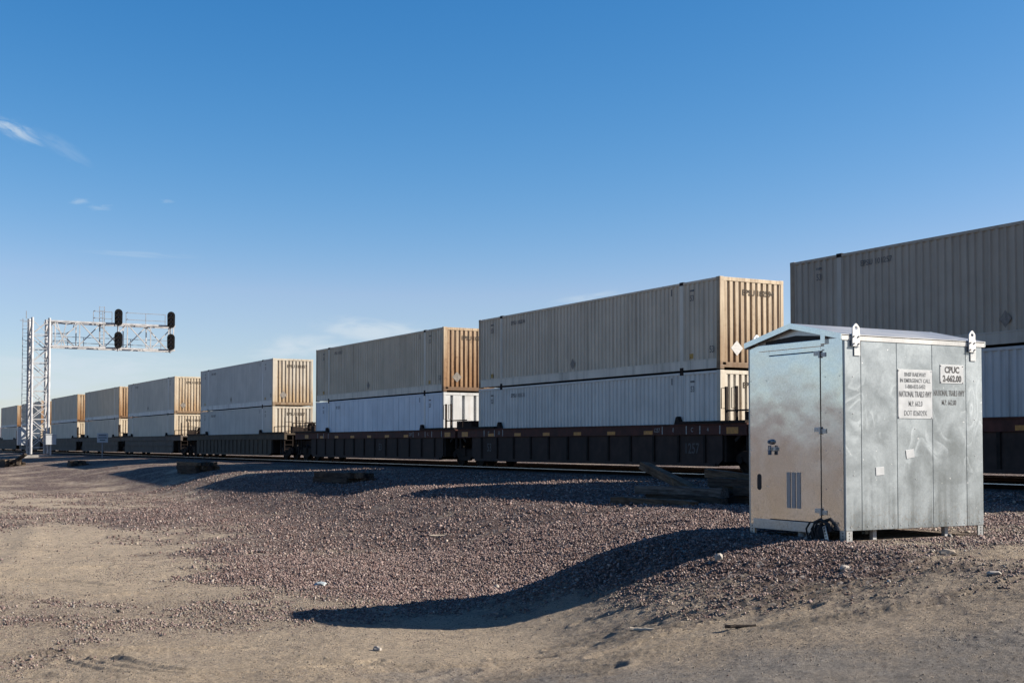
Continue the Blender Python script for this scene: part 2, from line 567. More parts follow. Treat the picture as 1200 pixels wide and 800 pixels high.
M['tie_brown'] = tie_mat('creosoted_timber_brown', (0.15, 0.108, 0.072), (0.055, 0.039, 0.027))
M['tie_dark'] = tie_mat('creosoted_timber_dark', (0.070, 0.054, 0.042), (0.022, 0.018, 0.015))
M['tie_grey'] = tie_mat('weathered_timber_grey', (0.14, 0.125, 0.11), (0.05, 0.043, 0.037))

# ------------------------------------------------------------------ terrain


def vnoise(x, y, seed=0):
    """smooth gradient noise, vectorised"""
    r = np.random.default_rng(seed)
    perm = r.permutation(1024)
    ang = r.random(1024) * 2 * np.pi
    xi = np.floor(x).astype(np.int64); yi = np.floor(y).astype(np.int64)
    xf = x - xi; yf = y - yi
    def gdot(ix, iy, dx, dy):
        h = perm[(perm[ix & 1023] + iy) & 1023]
        return np.cos(ang[h]) * dx + np.sin(ang[h]) * dy
    u = xf ** 3 * (xf * (xf * 6 - 15) + 10); v = yf ** 3 * (yf * (yf * 6 - 15) + 10)
    a = gdot(xi, yi, xf, yf); b = gdot(xi + 1, yi, xf - 1, yf)
    c = gdot(xi, yi + 1, xf, yf - 1); d = gdot(xi + 1, yi + 1, xf - 1, yf - 1)
    return (a + (b - a) * u) + ((c + (d - c) * u) - (a + (b - a) * u)) * v


def fbm(x, y, seed, octaves=4, gain=0.5):
    s = 0; a = 1.0
    for k in range(octaves):
        s = s + a * vnoise(x * 2 ** k, y * 2 ** k, seed + k)
        a *= gain
    return s


def sstep(t):
    t = np.clip(t, 0, 1)
    return t * t * (3 - 2 * t)


def base_height(X, Y):
    """large shapes of the ground, relative to the eye"""
    X = np.asarray(X, float); Y = np.asarray(Y, float)
    Ye = np.interp(X, [-300, -90, -70, -60, -52, -35, -20, -10, 60], [19, 18.2, 17.6, 17.0, 16.7, 16.6, 15.7, 14.9, 14.8])
    W = np.interp(X, [-300, -90, -70, -60, -52, -35, -20, -10, 60], [9, 8, 5.5, 4.2, 3.8, 5.0, 6.6, 7.0, 7.0])
    low = np.interp(X, [-300, -110, -80, -58, -35, -15, 0, 60], [-1.6, -1.7, -1.95, -2.2, -2.3, -2.28, -2.22, -2.2])
    bench = -1.30 + (np.clip(Y, 16, 22) - 16) * 0.036
    h = bench + (low - bench) * sstep((Ye - Y) / W)
    # made-up ground the shed stands on
    yf = np.interp(X, [-14, -12.6, -11, -9, -6], [10.75, 10.75, 10.5, 10.2, 10.0])
    wf = np.interp(X, [-13, -11.5, -9.5, -7], [3.9, 4.6, 6.6, 8.5])
    dx = np.maximum(0, np.maximum(-13.7 - X, X - 60)); dy = np.maximum(0, np.maximum(yf - Y, Y - 17))
    tt = np.clip(np.sqrt(dx * dx + dy * dy) / wf, 0, 1)
    lin = sstep(np.clip((X + 12.5) / 3, 0, 1))
    mound = -1.19 - 1.12 * (sstep(tt) * (1 - lin) + lin * (1 - (1 - tt) ** 1.5))
    k = 0.06
    h = np.logaddexp(h / k, mound / k) * k
    # ballast bed under the track
    bed = -1.13 - 0.5 * np.clip((np.abs(Y - 28.45) - 4.1) / 1.5, 0, 40)
    h = np.logaddexp(h / 0.03, bed / 0.03) * 0.03
    # beyond the track
    far = sstep((Y - 33.0) / 2.5)
    h = h * (1 - far) + (-1.25) * far
    return h


RUTS = [  # wheel ruts across the dirt road: polylines on the ground, half width, depth
    ([(-70, -4), (-48, 1.0), (-34, 2.6), (-24, 1.0), (-15, -3)], 0.5, 0.06),
    ([(-72, -1), (-50, 3.2), (-36, 4.6), (-26, 2.6), (-17, -1.5)], 0.5, 0.06),
]


def _rut(d, s0, s1, bend, w, dep):
    """a wheel rut running roughly square to the view, d metres out"""
    c, s_ = math.cos(YAW), math.sin(YAW)
    pts = []
    for t in np.linspace(0, 1, 7):
        s = s0 + (s1 - s0) * t
        dd = d + bend * (2 * t - 1) ** 2 - bend * .5 + .12 * math.sin(3.1 * t + d * 5)
        pts.append((-c * dd + s_ * s, s_ * dd + c * s))
    RUTS.append((pts, w, dep))


for q in ((11.5, -4.9, -2.0, .5, .10, .03), (11.8, -1.8, .9, -.3, .09, .035), (12.0, -2.6, -.4, .8, .08, .03), (12.3, -5.0, -1.0, .4, .10, .03),
          (12.1, .2, 2.9, .25, .08, .035), (12.5, .8, 5.2, -.3, .07, .045), (12.9, -.2, 4.6, .25, .06, .04), (13.3, 1.2, 5.6, .3, .07, .045), (13.6, .4, 3.6, .2, .06, .035),
          (13.0, -2.4, .8, .3, .08, .03), (14.0, 1.6, 5.8, -.2, .07, .035), (14.5, .8, 3.4, .2, .06, .03), (11.8, 2.0, 5.0, .3, .08, .04), (13.6, -6.2, -3.0, .4, .09, .035),
          (12.55, -4.6, -1.6, .9, .05, .022), (12.7, -4.5, -1.5, .9, .05, .022), (12.85, -4.4, -1.4, .9, .05, .022),
          (18.5, -8.2, -5.6, .6, .09, .04), (20.5, -9.0, -6.4, -.6, .09, .04), (23.0, -10.4, -7.5, .5, .1, .04)):
    _rut(*q)


def rut_height(X, Y):
    lo = np.zeros_like(X); hi = np.zeros_like(X)
    wob = vnoise(X * 0.7, Y * 0.7, 91) * 0.10 + vnoise(X * 3, Y * 3, 93) * 0.02
    brk = 0.75 + 0.6 * vnoise(X * 0.9, Y * 0.9, 97)
    for pts, w, dep in RUTS:
        best = np.full(X.shape, 1e9)
        for (x0, y0), (x1, y1) in zip(pts[:-1], pts[1:]):
            dx, dy = x1 - x0, y1 - y0
            t = np.clip(((X - x0) * dx + (Y - y0) * dy) / (dx * dx + dy * dy), 0, 1)
            best = np.minimum(best, np.hypot(X - x0 - t * dx, Y - y0 - t * dy))
        q = (best + wob) / w
        k = np.clip(brk, 0.35, 1.1) * dep * 1.15
        lo = np.minimum(lo, -k * np.exp(-q * q))
        hi = np.maximum(hi, 0.6 * k * np.exp(-((q - 1.8) / 0.6) ** 2))
    return lo + hi * np.clip(1 + lo / 0.02, 0, 1)


# cover map: world X, Y, amount of dark ballast stone, amount of grey grit, amount of pale sand
COVER = []


def cover(X, Y):
    """0..1 fields over the ground: ballast, grit, sand"""
    P = np.array(COVER)
    r = np.log(np.hypot(X, Y) + 0.5); a = np.arctan2(Y, -X)
    pr = np.log(np.hypot(P[:, 0], P[:, 1]) + 0.5); pa = np.arctan2(P[:, 1], -P[:, 0])
    num = [np.zeros_like(X) for _ in range(3)]; den = np.full(X.shape, 1e-9)
    for i in range(len(P)):
        w = 1.0 / (((r - pr[i]) / 0.22) ** 2 + ((a - pa[i]) / 0.13) ** 2 + 0.05) ** 2
        den += w
        for k in range(3):
            num[k] += w * P[i, 2 + k]
    n = fbm(X * 0.35, Y * 0.35, 31, 6, 0.72)
    out = [np.clip(q / den + n * 0.35 * s, 0, 1) for q, s in zip(num, (1, 0.6, -0.8))]
    return out


COVER += [
    (-78.1, 10.8, 0.6, 0, 0.2), (-76.1, 14.2, 0.65, 0, 0.1), (-49.6, 8.0, 0.35, 0, 0.4), (-48.3, 10.6, 0.6, 0, 0.1),
    (-41.5, 11.3, 0.75, 0, 0), (-39.7, 12.7, 0.8, 0, 0), (-34.1, 13.5, 0.85, 0, 0), (-27.4, 13.5, 0.85, 0, 0),
    (-23.3, 13.9, 0.9, 0, 0), (-20.2, 14.4, 1, 0, 0), (-17.9, 14.4, 1, 0, 0), (-29.7, 4.3, 0.05, 0, 1),
    (-29.0, 5.4, 0.15, 0, 0.8), (-28.3, 6.8, 0.35, 0, 0.4), (-27.6, 8.1, 0.6, 0, 0.1), (-26.8, 9.4, 0.75, 0, 0),
    (-25.7, 10.8, 0.9, 0, 0), (-22.7, 11.6, 1, 0, 0), (-19.9, 12.0, 1, 0, 0), (-18.4, 12.9, 1, 0, 0),
    (-12.9, 10.0, 0.9, 0, 0), (-22.3, 3.1, 0.05, 0, 1), (-22.6, 4.0, 0.05, 0, 1), (-21.4, 4.7, 0.12, 0.1, 0.9),
    (-19.9, 5.4, 0.28, 0.1, 0.6), (-20.4, 6.6, 0.6, 0, 0.1), (-19.8, 7.5, 0.85, 0, 0), (-18.1, 8.0, 1, 0, 0),
    (-18.4, 9.6, 1, 0, 0), (-17.9, 10.7, 1, 0, 0), (-13.7, 9.2, 0.9, 0, 0), (-18.2, 2.6, 0.38, 0.2, 0.2),
    (-17.4, 3.3, 0.42, 0.2, 0.1), (-16.6, 4.0, 0.45, 0.2, 0.1), (-16.1, 4.7, 0.36, 0.2, 0.2), (-16.8, 5.8, 0.36, 0.2, 0.1),
    (-16.2, 6.8, 0.5, 0.1, 0.1), (-16.3, 8.0, 0.7, 0, 0), (-14.8, 8.3, 0.7, 0, 0), (-15.1, 2.3, 0.2, 0.2, 0.6),
    (-15.4, 3.1, 0.4, 0.2, 0.2), (-14.3, 3.6, 0.15, 0.2, 0.6), (-13.9, 4.5, 0.1, 0.2, 0.75), (-13.9, 5.7, 0.12, 0.1, 0.8),
    (-13.6, 6.9, 0.12, 0.1, 0.75), (-12.9, 8.0, 0.15, 0.1, 0.6), (-11.9, 8.2, 0.25, 0.1, 0.35), (-11.5, 8.6, 0.4, 0.1, 0.1),
    (-13.1, 2.0, 0.1, 0.2, 0.7), (-12.6, 2.8, 0.1, 0.2, 0.7), (-12.4, 3.8, 0.12, 0.3, 0.5), (-12.3, 4.9, 0.1, 0.2, 0.9),
    (-12.0, 5.9, 0.1, 0.1, 0.9), (-11.1, 6.6, 0.1, 0.1, 0.85), (-9.9, 7.0, 0.05, 0.1, 0.8), (-10.9, 5.2, 0.2, 0.6, 0.1),
    (-9.9, 5.9, 0.2, 0.7, 0), (-8.8, 6.2, 0.15, 0.8, 0), (-8.1, 6.8, 0.1, 0.8, 0), (-7.6, 7.2, 0.1, 0.8, 0),
    (-7.1, 7.7, 0.1, 0.8, 0), (-6.7, 8.1, 0.1, 0.8, 0), (-6.5, 7.2, 0.1, 0.9, 0), (-9.6, 7.7, 0.1, 0.1, 0.6),
    (-8.6, 7.9, 0.1, 0.15, 0.5), (-8.0, 8.3, 0.15, 0.3, 0.2), (-7.4, 8.7, 0.15, 0.35, 0.1), (-10.6, 8.6, 0.35, 0.1, 0.2),
    (-9.7, 8.9, 0.2, 0.2, 0.4), (-8.9, 9.3, 0.25, 0.3, 0.2), (-8.3, 9.7, 0.3, 0.3, 0.1), (-11.2, 9.7, 1, 0, 0),
    (-10.6, 9.8, 1, 0, 0), (-10.0, 10.0, 0.6, 0.2, 0.1), (-9.7, 10.6, 0.4, 0.3, 0.2), (-10.1, 12.1, 0.35, 0.3, 0.3),
    (-14.7, 17.9, 0.6, 0.1, 0.3), (-17.4, 21.2, 0.9, 0.1, 0), (-10.9, 12.1, 0.4, 0.3, 0.2), (-12.0, 9.8, 0.95, 0, 0),
    (-12.3, 9.3, 0.8, 0, 0.0),
]


def height(X, Y, fine=True):
    X = np.asarray(X, float); Y = np.asarray(Y, float)
    h = base_height(X, Y)
    r = np.hypot(X, Y)
    inbed = np.exp(-((Y - 28.4) / 5.6) ** 6)
    shed = np.exp(-(((X + 12.36) / 1.6) ** 4 + ((Y - 12.3) / 1.9) ** 4))
    calm = 1 - np.maximum(inbed, shed)
    h = h + calm * (0.05 * fbm(X * 0.16, Y * 0.16, 11, 3) + 0.035 * fbm(X * 0.8, Y * 0.8, 17, 3)
                    + 0.6 * np.clip((r - 150) / 800, 0, 1) * fbm(X * 0.004, Y * 0.004, 23, 3))
    if fine:
        g, grit, sand = cover(X, Y)
        h = h + calm * rut_height(X, Y) * np.clip(1.3 - g, 0.1, 1)
        near = np.clip((70 - r) / 40, 0, 1)
        rough = 0.3 + 1.0 * g
        h = h + near * rough * calm * (0.030 * fbm(X * 3.1, Y * 3.1, 41, 3) + 0.018 * vnoise(X * 13, Y * 13, 51) + 0.010 * vnoise(X * 29, Y * 29, 53))
    return h


def ground_z(x, y):
    return float(height(np.array([x]), np.array([y]))[0]) + EYE


def grid_mesh(name, X, Y, Z, rows, cols, wrap):
    nv = rows * cols
    me = bpy.data.meshes.new(name)
    me.vertices.add(nv)
    co = np.empty((nv, 3), np.float32)
    co[:, 0] = X.ravel(); co[:, 1] = Y.ravel(); co[:, 2] = Z.ravel()
    me.vertices.foreach_set('co', co.ravel())
    i = np.arange(rows - 1)[:, None]; j = np.arange(cols if wrap else cols - 1)[None, :]
    j2 = (j + 1) % cols
    q = np.stack([i * cols + j, i * cols + j2, (i + 1) * cols + j2, (i + 1) * cols + j], -1).reshape(-1, 4)
    nf = len(q)
    me.loops.add(nf * 4)
    me.loops.foreach_set('vertex_index', q.ravel().astype(np.int32))
    me.polygons.add(nf)
    me.polygons.foreach_set('loop_start', np.arange(0, nf * 4, 4, dtype=np.int32))
    me.polygons.foreach_set('use_smooth', np.ones(nf, dtype=bool))
    me.update(calc_edges=True)
    return me


def ground_material():
    mt, T, b = new_mat('desert_ground')
    v, w = coords(T)
    at = T.n.new('ShaderNodeAttribute'); at.attribute_name = 'cover'
    sep = T.n.new('ShaderNodeSeparateColor'); T.put(sep.inputs[0], at.outputs['Color'])
    g, grit, sand = sep.outputs
    n1 = T.noise(w, 0.55, 6, 0.6); n2 = T.noise(w, 5.0, 6, 0.7); n3 = T.noise(w, 45, 3, 0.6)
    vor = T.n.new('ShaderNodeTexVoronoi'); T.put(vor.inputs['Vector'], w); vor.inputs['Scale'].default_value = 24
    vor2 = T.n.new('ShaderNodeTexVoronoi'); T.put(vor2.inputs['Vector'], w); vor2.inputs['Scale'].default_value = 55; vor2.inputs['Randomness'].default_value = 1
    fine = T.noise(w, 22, 9, 0.9); fine2 = T.noise(T.mapping(w, (1, 1, 1), (7, 3, 1)), 6.5, 9, 0.8)
    dirt = T.mix(T.ramp(n1, 0.35, 0.65), (0.190, 0.153, 0.115), (0.245, 0.202, 0.155))
    dirt = T.mix(sand, dirt, (0.285, 0.232, 0.168))
    dirt = T.mix(T.ramp(n2, 0.4, 0.7, 0, 0.55), dirt, (0.150, 0.122, 0.098))
    sc = T.n.new('ShaderNodeSeparateColor'); T.put(sc.inputs[0], vor2.outputs['Color'])
    dirt = T.mix(1.0, dirt, T.ramp(fine, .36, .64, .80, 1.62), 'MULTIPLY')
    dirt = T.mix(T.ramp(fine2, .58, .70, 0, .42), dirt, (0.098, 0.080, 0.064))
    dirt = T.mix(T.ramp(fine2, .42, .30, 0, .45), dirt, (0.24, 0.205, 0.16))
    dirt = T.mix(T.ramp(sc.outputs[0], 0.80, 0.86, 0, 0.5), dirt, T.mix(sc.outputs[1], (0.075, 0.062, 0.053), (0.31, 0.285, 0.25)))
    # crushed stone
    s2 = T.n.new('ShaderNodeSeparateColor'); T.put(s2.inputs[0], vor.outputs['Color'])
    stone = T.mix(s2.outputs[0], (0.036, 0.023, 0.020), (0.150, 0.108, 0.094))
    stone = T.mix(T.ramp(s2.outputs[1], 0.85, 0.95), stone, (0.32, 0.285, 0.26))
    gm = T.ramp(T.math('ADD', g, T.math('MULTIPLY', T.math('SUBTRACT', n2, 0.5), 0.9)), 0.25, 0.75)
    base = T.mix(gm, dirt, stone)
    gr = T.mix(T.ramp(fine, .3, .7), (0.080, 0.074, 0.067), (0.285, 0.267, 0.245))
    base = T.mix(T.math('MULTIPLY', T.ramp(T.math('ADD', grit, T.math('MULTIPLY', T.math('SUBTRACT', n2, 0.5), 0.8)), 0.3, 0.8), 0.8), base, gr)
    T.put(b.inputs['Base Color'], base)
    b.inputs['Roughness'].default_value = 0.95
    b.inputs['Specular IOR Level'].default_value = 0.15
    hgt = T.math('ADD', T.math('MULTIPLY', T.math('SUBTRACT', 1.0, vor.outputs['Distance']), T.math('MULTIPLY', gm, 1.1)),
                 T.math('ADD', T.math('MULTIPLY', n2, 0.5), T.math('ADD', T.math('MULTIPLY', fine, 0.9), T.math('MULTIPLY', fine2, 0.9))))
    bump(T, b, hgt, 1.0, 0.055)
    return mt


def build_ground():
    th0 = YAW
    inner = np.arange(-29.0, 29.01, 0.085)
    outer = np.arange(32, 330, 3.0)
    th = np.radians(np.concatenate([inner, outer]))
    rs = np.concatenate([[0.3, 1, 2, 3, 4.5, 6], np.exp(np.arange(np.log(7.5), np.log(10.5), 0.004)), np.exp(np.arange(np.log(10.5), np.log(17), 0.0015)), np.exp(np.arange(np.log(17), np.log(32), 0.0026)),
                         np.exp(np.arange(np.log(32), np.log(260), 0.0065)), np.geomspace(262, 14000, 50)])
    Rr, Th = np.meshgrid(rs, th, indexing='ij')
    # angle measured from the direction of travel, clockwise seen from above
    X = -np.cos(th0 + Th) * Rr; Y = np.sin(th0 + Th) * Rr
    Z = height(X, Y) + EYE
    me = grid_mesh('ground', X, Y, Z, len(rs), len(th), True)
    g, grit, sand = cover(X, Y)
    # ballast of the railway and its shoulder is stone too
    bedm = np.exp(-((Y - 27.6) / 6.6) ** 8)
    g = np.maximum(g, bedm * 0.95)
    ca = me.color_attributes.new('cover', 'FLOAT_COLOR', 'POINT')
    c = np.ones((X.size, 4), np.float32)
    c[:, 0] = g.ravel(); c[:, 1] = grit.ravel(); c[:, 2] = sand.ravel()
    ca.data.foreach_set('color', c.ravel())
    o = link('ground', me, ground_material())
    tag(o, kind='structure')
    return o


build_ground()


def build_stones():
    """loose crushed stone lying on the ground: one uncountable mass"""
    def sample(n, r0, r1, s0, s1, pw, grit_only=0):
        r = np.sqrt(rng.random(n) * (r1 ** 2 - r0 ** 2) + r0 ** 2)
        a = YAW + np.radians(rng.uniform(-27.5, 27.5, n))
        X = -np.cos(a) * r; Y = np.sin(a) * r
        g, grit, sand = cover(X, Y)
        cl = 0.5 + 1.1 * fbm(X * 0.7, Y * 0.7, 61, 4, .6)
        p = np.clip(g, 0.0, 1) ** 1.3 * np.clip(cl + 0.25, 0.1, 1.2) + 0.025 + 0.10 * grit
        if grit_only:
            p = 0.10 + 0.35 * np.clip(cl - .2, 0, 1) + 0.3 * grit
        p *= (Y < 23.3)
        shed = (X > -13.3) & (X < -11.4) & (Y > 11.05) & (Y < 13.6)
        keep = (rng.random(n) < p) & ~shed
        X, Y, g = X[keep], Y[keep], g[keep]
        s = s0 + (s1 - s0) * rng.random(len(X)) ** pw
        s *= np.where(g > 0.35, 1.0, 0.5) * np.clip(np.hypot(X, Y) / 17, .72, 1.1)
        return X, Y, s, g
    parts = [sample(230000, 10.5, 20, 0.006, 0.014, 1.6, 1), sample(9000, 10.5, 24, 0.016, 0.034, 2.2, 1), sample(400000, 9, 26, 0.009, 0.026, 1.6), sample(4500, 9, 30, 0.026, 0.05, 2.5),
             sample(130000, 26, 60, 0.017, 0.042, 1.5)]
    X = np.concatenate([p[0] for p in parts]); Y = np.concatenate([p[1] for p in parts])
    S = np.concatenate([p[2] for p in parts]); G = np.concatenate([p[3] for p in parts])
    n = len(X)
    Z = height(X, Y) + EYE
    cube = np.array([(x, y, z) for x in (-1, 1) for y in (-1, 1) for z in (-1, 1)], float)
    faces = np.array([(0, 1, 3, 2), (4, 6, 7, 5), (0, 4, 5, 1), (2, 3, 7, 6), (0, 2, 6, 4), (1, 5, 7, 3)])
    V = cube[None] * (1 + rng.uniform(-0.65, 0.3, (n, 8, 3)))
    V *= (S[:, None] * np.stack([rng.uniform(.7, 1.2, n), rng.uniform(.6, 1.0, n), rng.uniform(.45, .8, n)], 1) * 0.75)[:, None, :]
    q = rng.normal(size=(n, 4)); q[:, 1:3] *= 0.6; q /= np.linalg.norm(q, axis=1)[:, None]
    w_, x_, y_, z_ = q.T
    Rm = np.stack([np.stack([1 - 2 * (y_ ** 2 + z_ ** 2), 2 * (x_ * y_ - z_ * w_), 2 * (x_ * z_ + y_ * w_)], -1),
                   np.stack([2 * (x_ * y_ + z_ * w_), 1 - 2 * (x_ ** 2 + z_ ** 2), 2 * (y_ * z_ - x_ * w_)], -1),
                   np.stack([2 * (x_ * z_ - y_ * w_), 2 * (y_ * z_ + x_ * w_), 1 - 2 * (x_ ** 2 + y_ ** 2)], -1)], 1)
    V = np.einsum('nij,nkj->nki', Rm, V)
    V[:, :, 0] += X[:, None]; V[:, :, 1] += Y[:, None]; V[:, :, 2] += (Z + S * 0.22)[:, None]
    F = (faces[None] + (np.arange(n) * 8)[:, None, None]).reshape(-1, 4)
    me = bpy.data.meshes.new('gravel')
    me.vertices.add(n * 8); me.vertices.foreach_set('co', V.astype(np.float32).ravel())
    nf = len(F)
    me.loops.add(nf * 4); me.loops.foreach_set('vertex_index', F.ravel().astype(np.int32))
    me.polygons.add(nf); me.polygons.foreach_set('loop_start', np.arange(0, nf * 4, 4, dtype=np.int32))
    me.update(calc_edges=True)
    pal = np.array([(0.080, 0.050, 0.045), (0.132, 0.092, 0.083), (0.178, 0.133, 0.120), (0.232, 0.183, 0.163), (0.112, 0.092, 0.084), (0.30, 0.255, 0.22)])
    pal2 = np.array([(0.16, 0.132, 0.104), (0.205, 0.175, 0.14), (0.115, 0.096, 0.08), (0.165, 0.153, 0.14), (0.085, 0.072, 0.065), (0.31, 0.285, 0.25)])
    k = rng.choice(6, n, p=[.22, .29, .24, .12, .11, .02])
    use = (rng.random(n) < np.clip(G * 1.5, 0, 1))[:, None]
    c = np.where(use, pal[k], pal2[k]) * rng.uniform(.8, 1.2, (n, 1))
    ca = me.color_attributes.new('tint', 'FLOAT_COLOR', 'POINT')
    cc = np.ones((n, 8, 4), np.float32); cc[:, :, :3] = c[:, None, :]
    ca.data.foreach_set('color', cc.ravel())
    mt, T, b = new_mat('crushed_stone')
    at = T.n.new('ShaderNodeAttribute'); at.attribute_name = 'tint'
    T.put(b.inputs['Base Color'], at.outputs['Color'])
    b.inputs['Roughness'].default_value = 0.9
    b.inputs['Specular IOR Level'].default_value = 0.25
    o = link('gravel', me, mt)
    tag(o, 'loose purplish and tan crushed stone scattered over the dirt', 'gravel', kind='stuff')


build_stones()


def build_hills():
    a = np.radians(np.linspace(95, 285, 240))      # behind the photographer and away to the left
    rr = np.linspace(0, 1, 14)
    A, Q = np.meshgrid(a, rr, indexing='ij')
    dist = 5200 + 2600 * Q
    ridge = 205 + 75 * fbm(A * 9, A * 0 + 3.3, 77, 4, 0.55)
    env = np.sin(np.pi * np.clip(Q, 0, 1)) ** 0.8
    side = np.clip(np.minimum(A - a[0], a[-1] - A) / 0.35, 0, 1)
    X = np.sin(A) * dist; Y = np.cos(A) * dist
    Z = -6 + ridge * env * side * (1 + 0.5 * fbm(X * 0.0016, Y * 0.0016, 79, 4, 0.6))
    me = grid_mesh('hills', X, Y, Z, len(a), len(rr), False)
    tag(link('hills', me, plain('bare_hills', (0.135, 0.118, 0.125), 0.95, 0, 0.3, 0.004)), kind='structure')


build_hills()

# ------------------------------------------------------------------ railway track
RAIL_Z = EYE - 0.95
TRACK_Y = 26.105


def rail_profile(top=True):
    return [(-.07, -.172), (.07, -.172), (.07, -.158), (.012, -.13), (.010, -.045), (.036, -.030), (.036, -.004), (.028, 0), (-.028, 0), (-.036, -.004), (-.036, -.030), (-.010, -.045), (-.012, -.13), (-.07, -.158)]


def build_track(yc0, label, polished):
    root = empty('railway_track', (-60, yc0, RAIL_Z))
    tag(root, label, 'railway track')
    for s in (-1, 1):
        yc = s * 0.755
        MB().prism([(y + yc, z) for y, z in rail_profile()], 'x', -340, 110).build('rail', M['rail_side'], root)
        MB().prism([(yc - .0385, -.026), (yc - .0375, -.006), (yc - .029, .002), (yc + .029, .002), (yc + .0375, -.006), (yc + .0385, -.026)], 'x', -340, 110).build('rail_head', M['rail_head'] if polished and s < 0 else M['rail_side'], root)  # all other heads get the dark tone that paints in their shade
    mb = MB()
    x = -200.0
    while x < 90:
        w = random.uniform(-.03, .03)
        mb.box(x - .115 + w, x + .115 + w, -1.3 + w, 1.3 + w, -.36, -.178 + random.uniform(-.004, .004))
        x += 0.53
    tag(mb.build('sleeper', M['tie_dark'], root, bevel=None), kind='stuff')


build_track(TRACK_Y, 'railway track under the train, its near railhead polished bright', True)
build_track(TRACK_Y + 4.75, 'second railway track on the far side of the train, seen under the cars', False)

# ------------------------------------------------------------------ containers
L, HGT, WID = 16.154, 2.896, 2.59
HX, HY = L / 2, WID / 2
CM = {}


def corr(u0, u1, pitch, out, slope, depth, lead=0.0):
    """profile of a corrugated sheet between u0 and u1: (u, inset)"""
    n = max(1, int(round((u1 - u0 - 2 * lead) / pitch)))
    p = (u1 - u0 - 2 * lead) / n
    k = p / pitch
    prof = [(u0, 0.0)]
    u = u0 + lead
    for i in range(n):
        a = u + i * p
        inn = p - out * k - 2 * slope
        prof += [(a + out * k / 2, 0.0), (a + out * k / 2 + slope, depth), (a + out * k / 2 + slope + inn, depth), (a + out * k / 2 + 2 * slope + inn, 0.0)]
    prof.append((u1, 0.0))
    return prof


def sheet(mb, prof, z0, z1, f):
    """f(u, inset, z) -> point"""
    vs = []; fs = []
    for u, d in prof:
        vs += [f(u, d, z0), f(u, d, z1)]
    for i in range(len(prof) - 1):
        fs.append((2 * i, 2 * i + 2, 2 * i + 3, 2 * i + 1))
    mb.add(vs, fs)


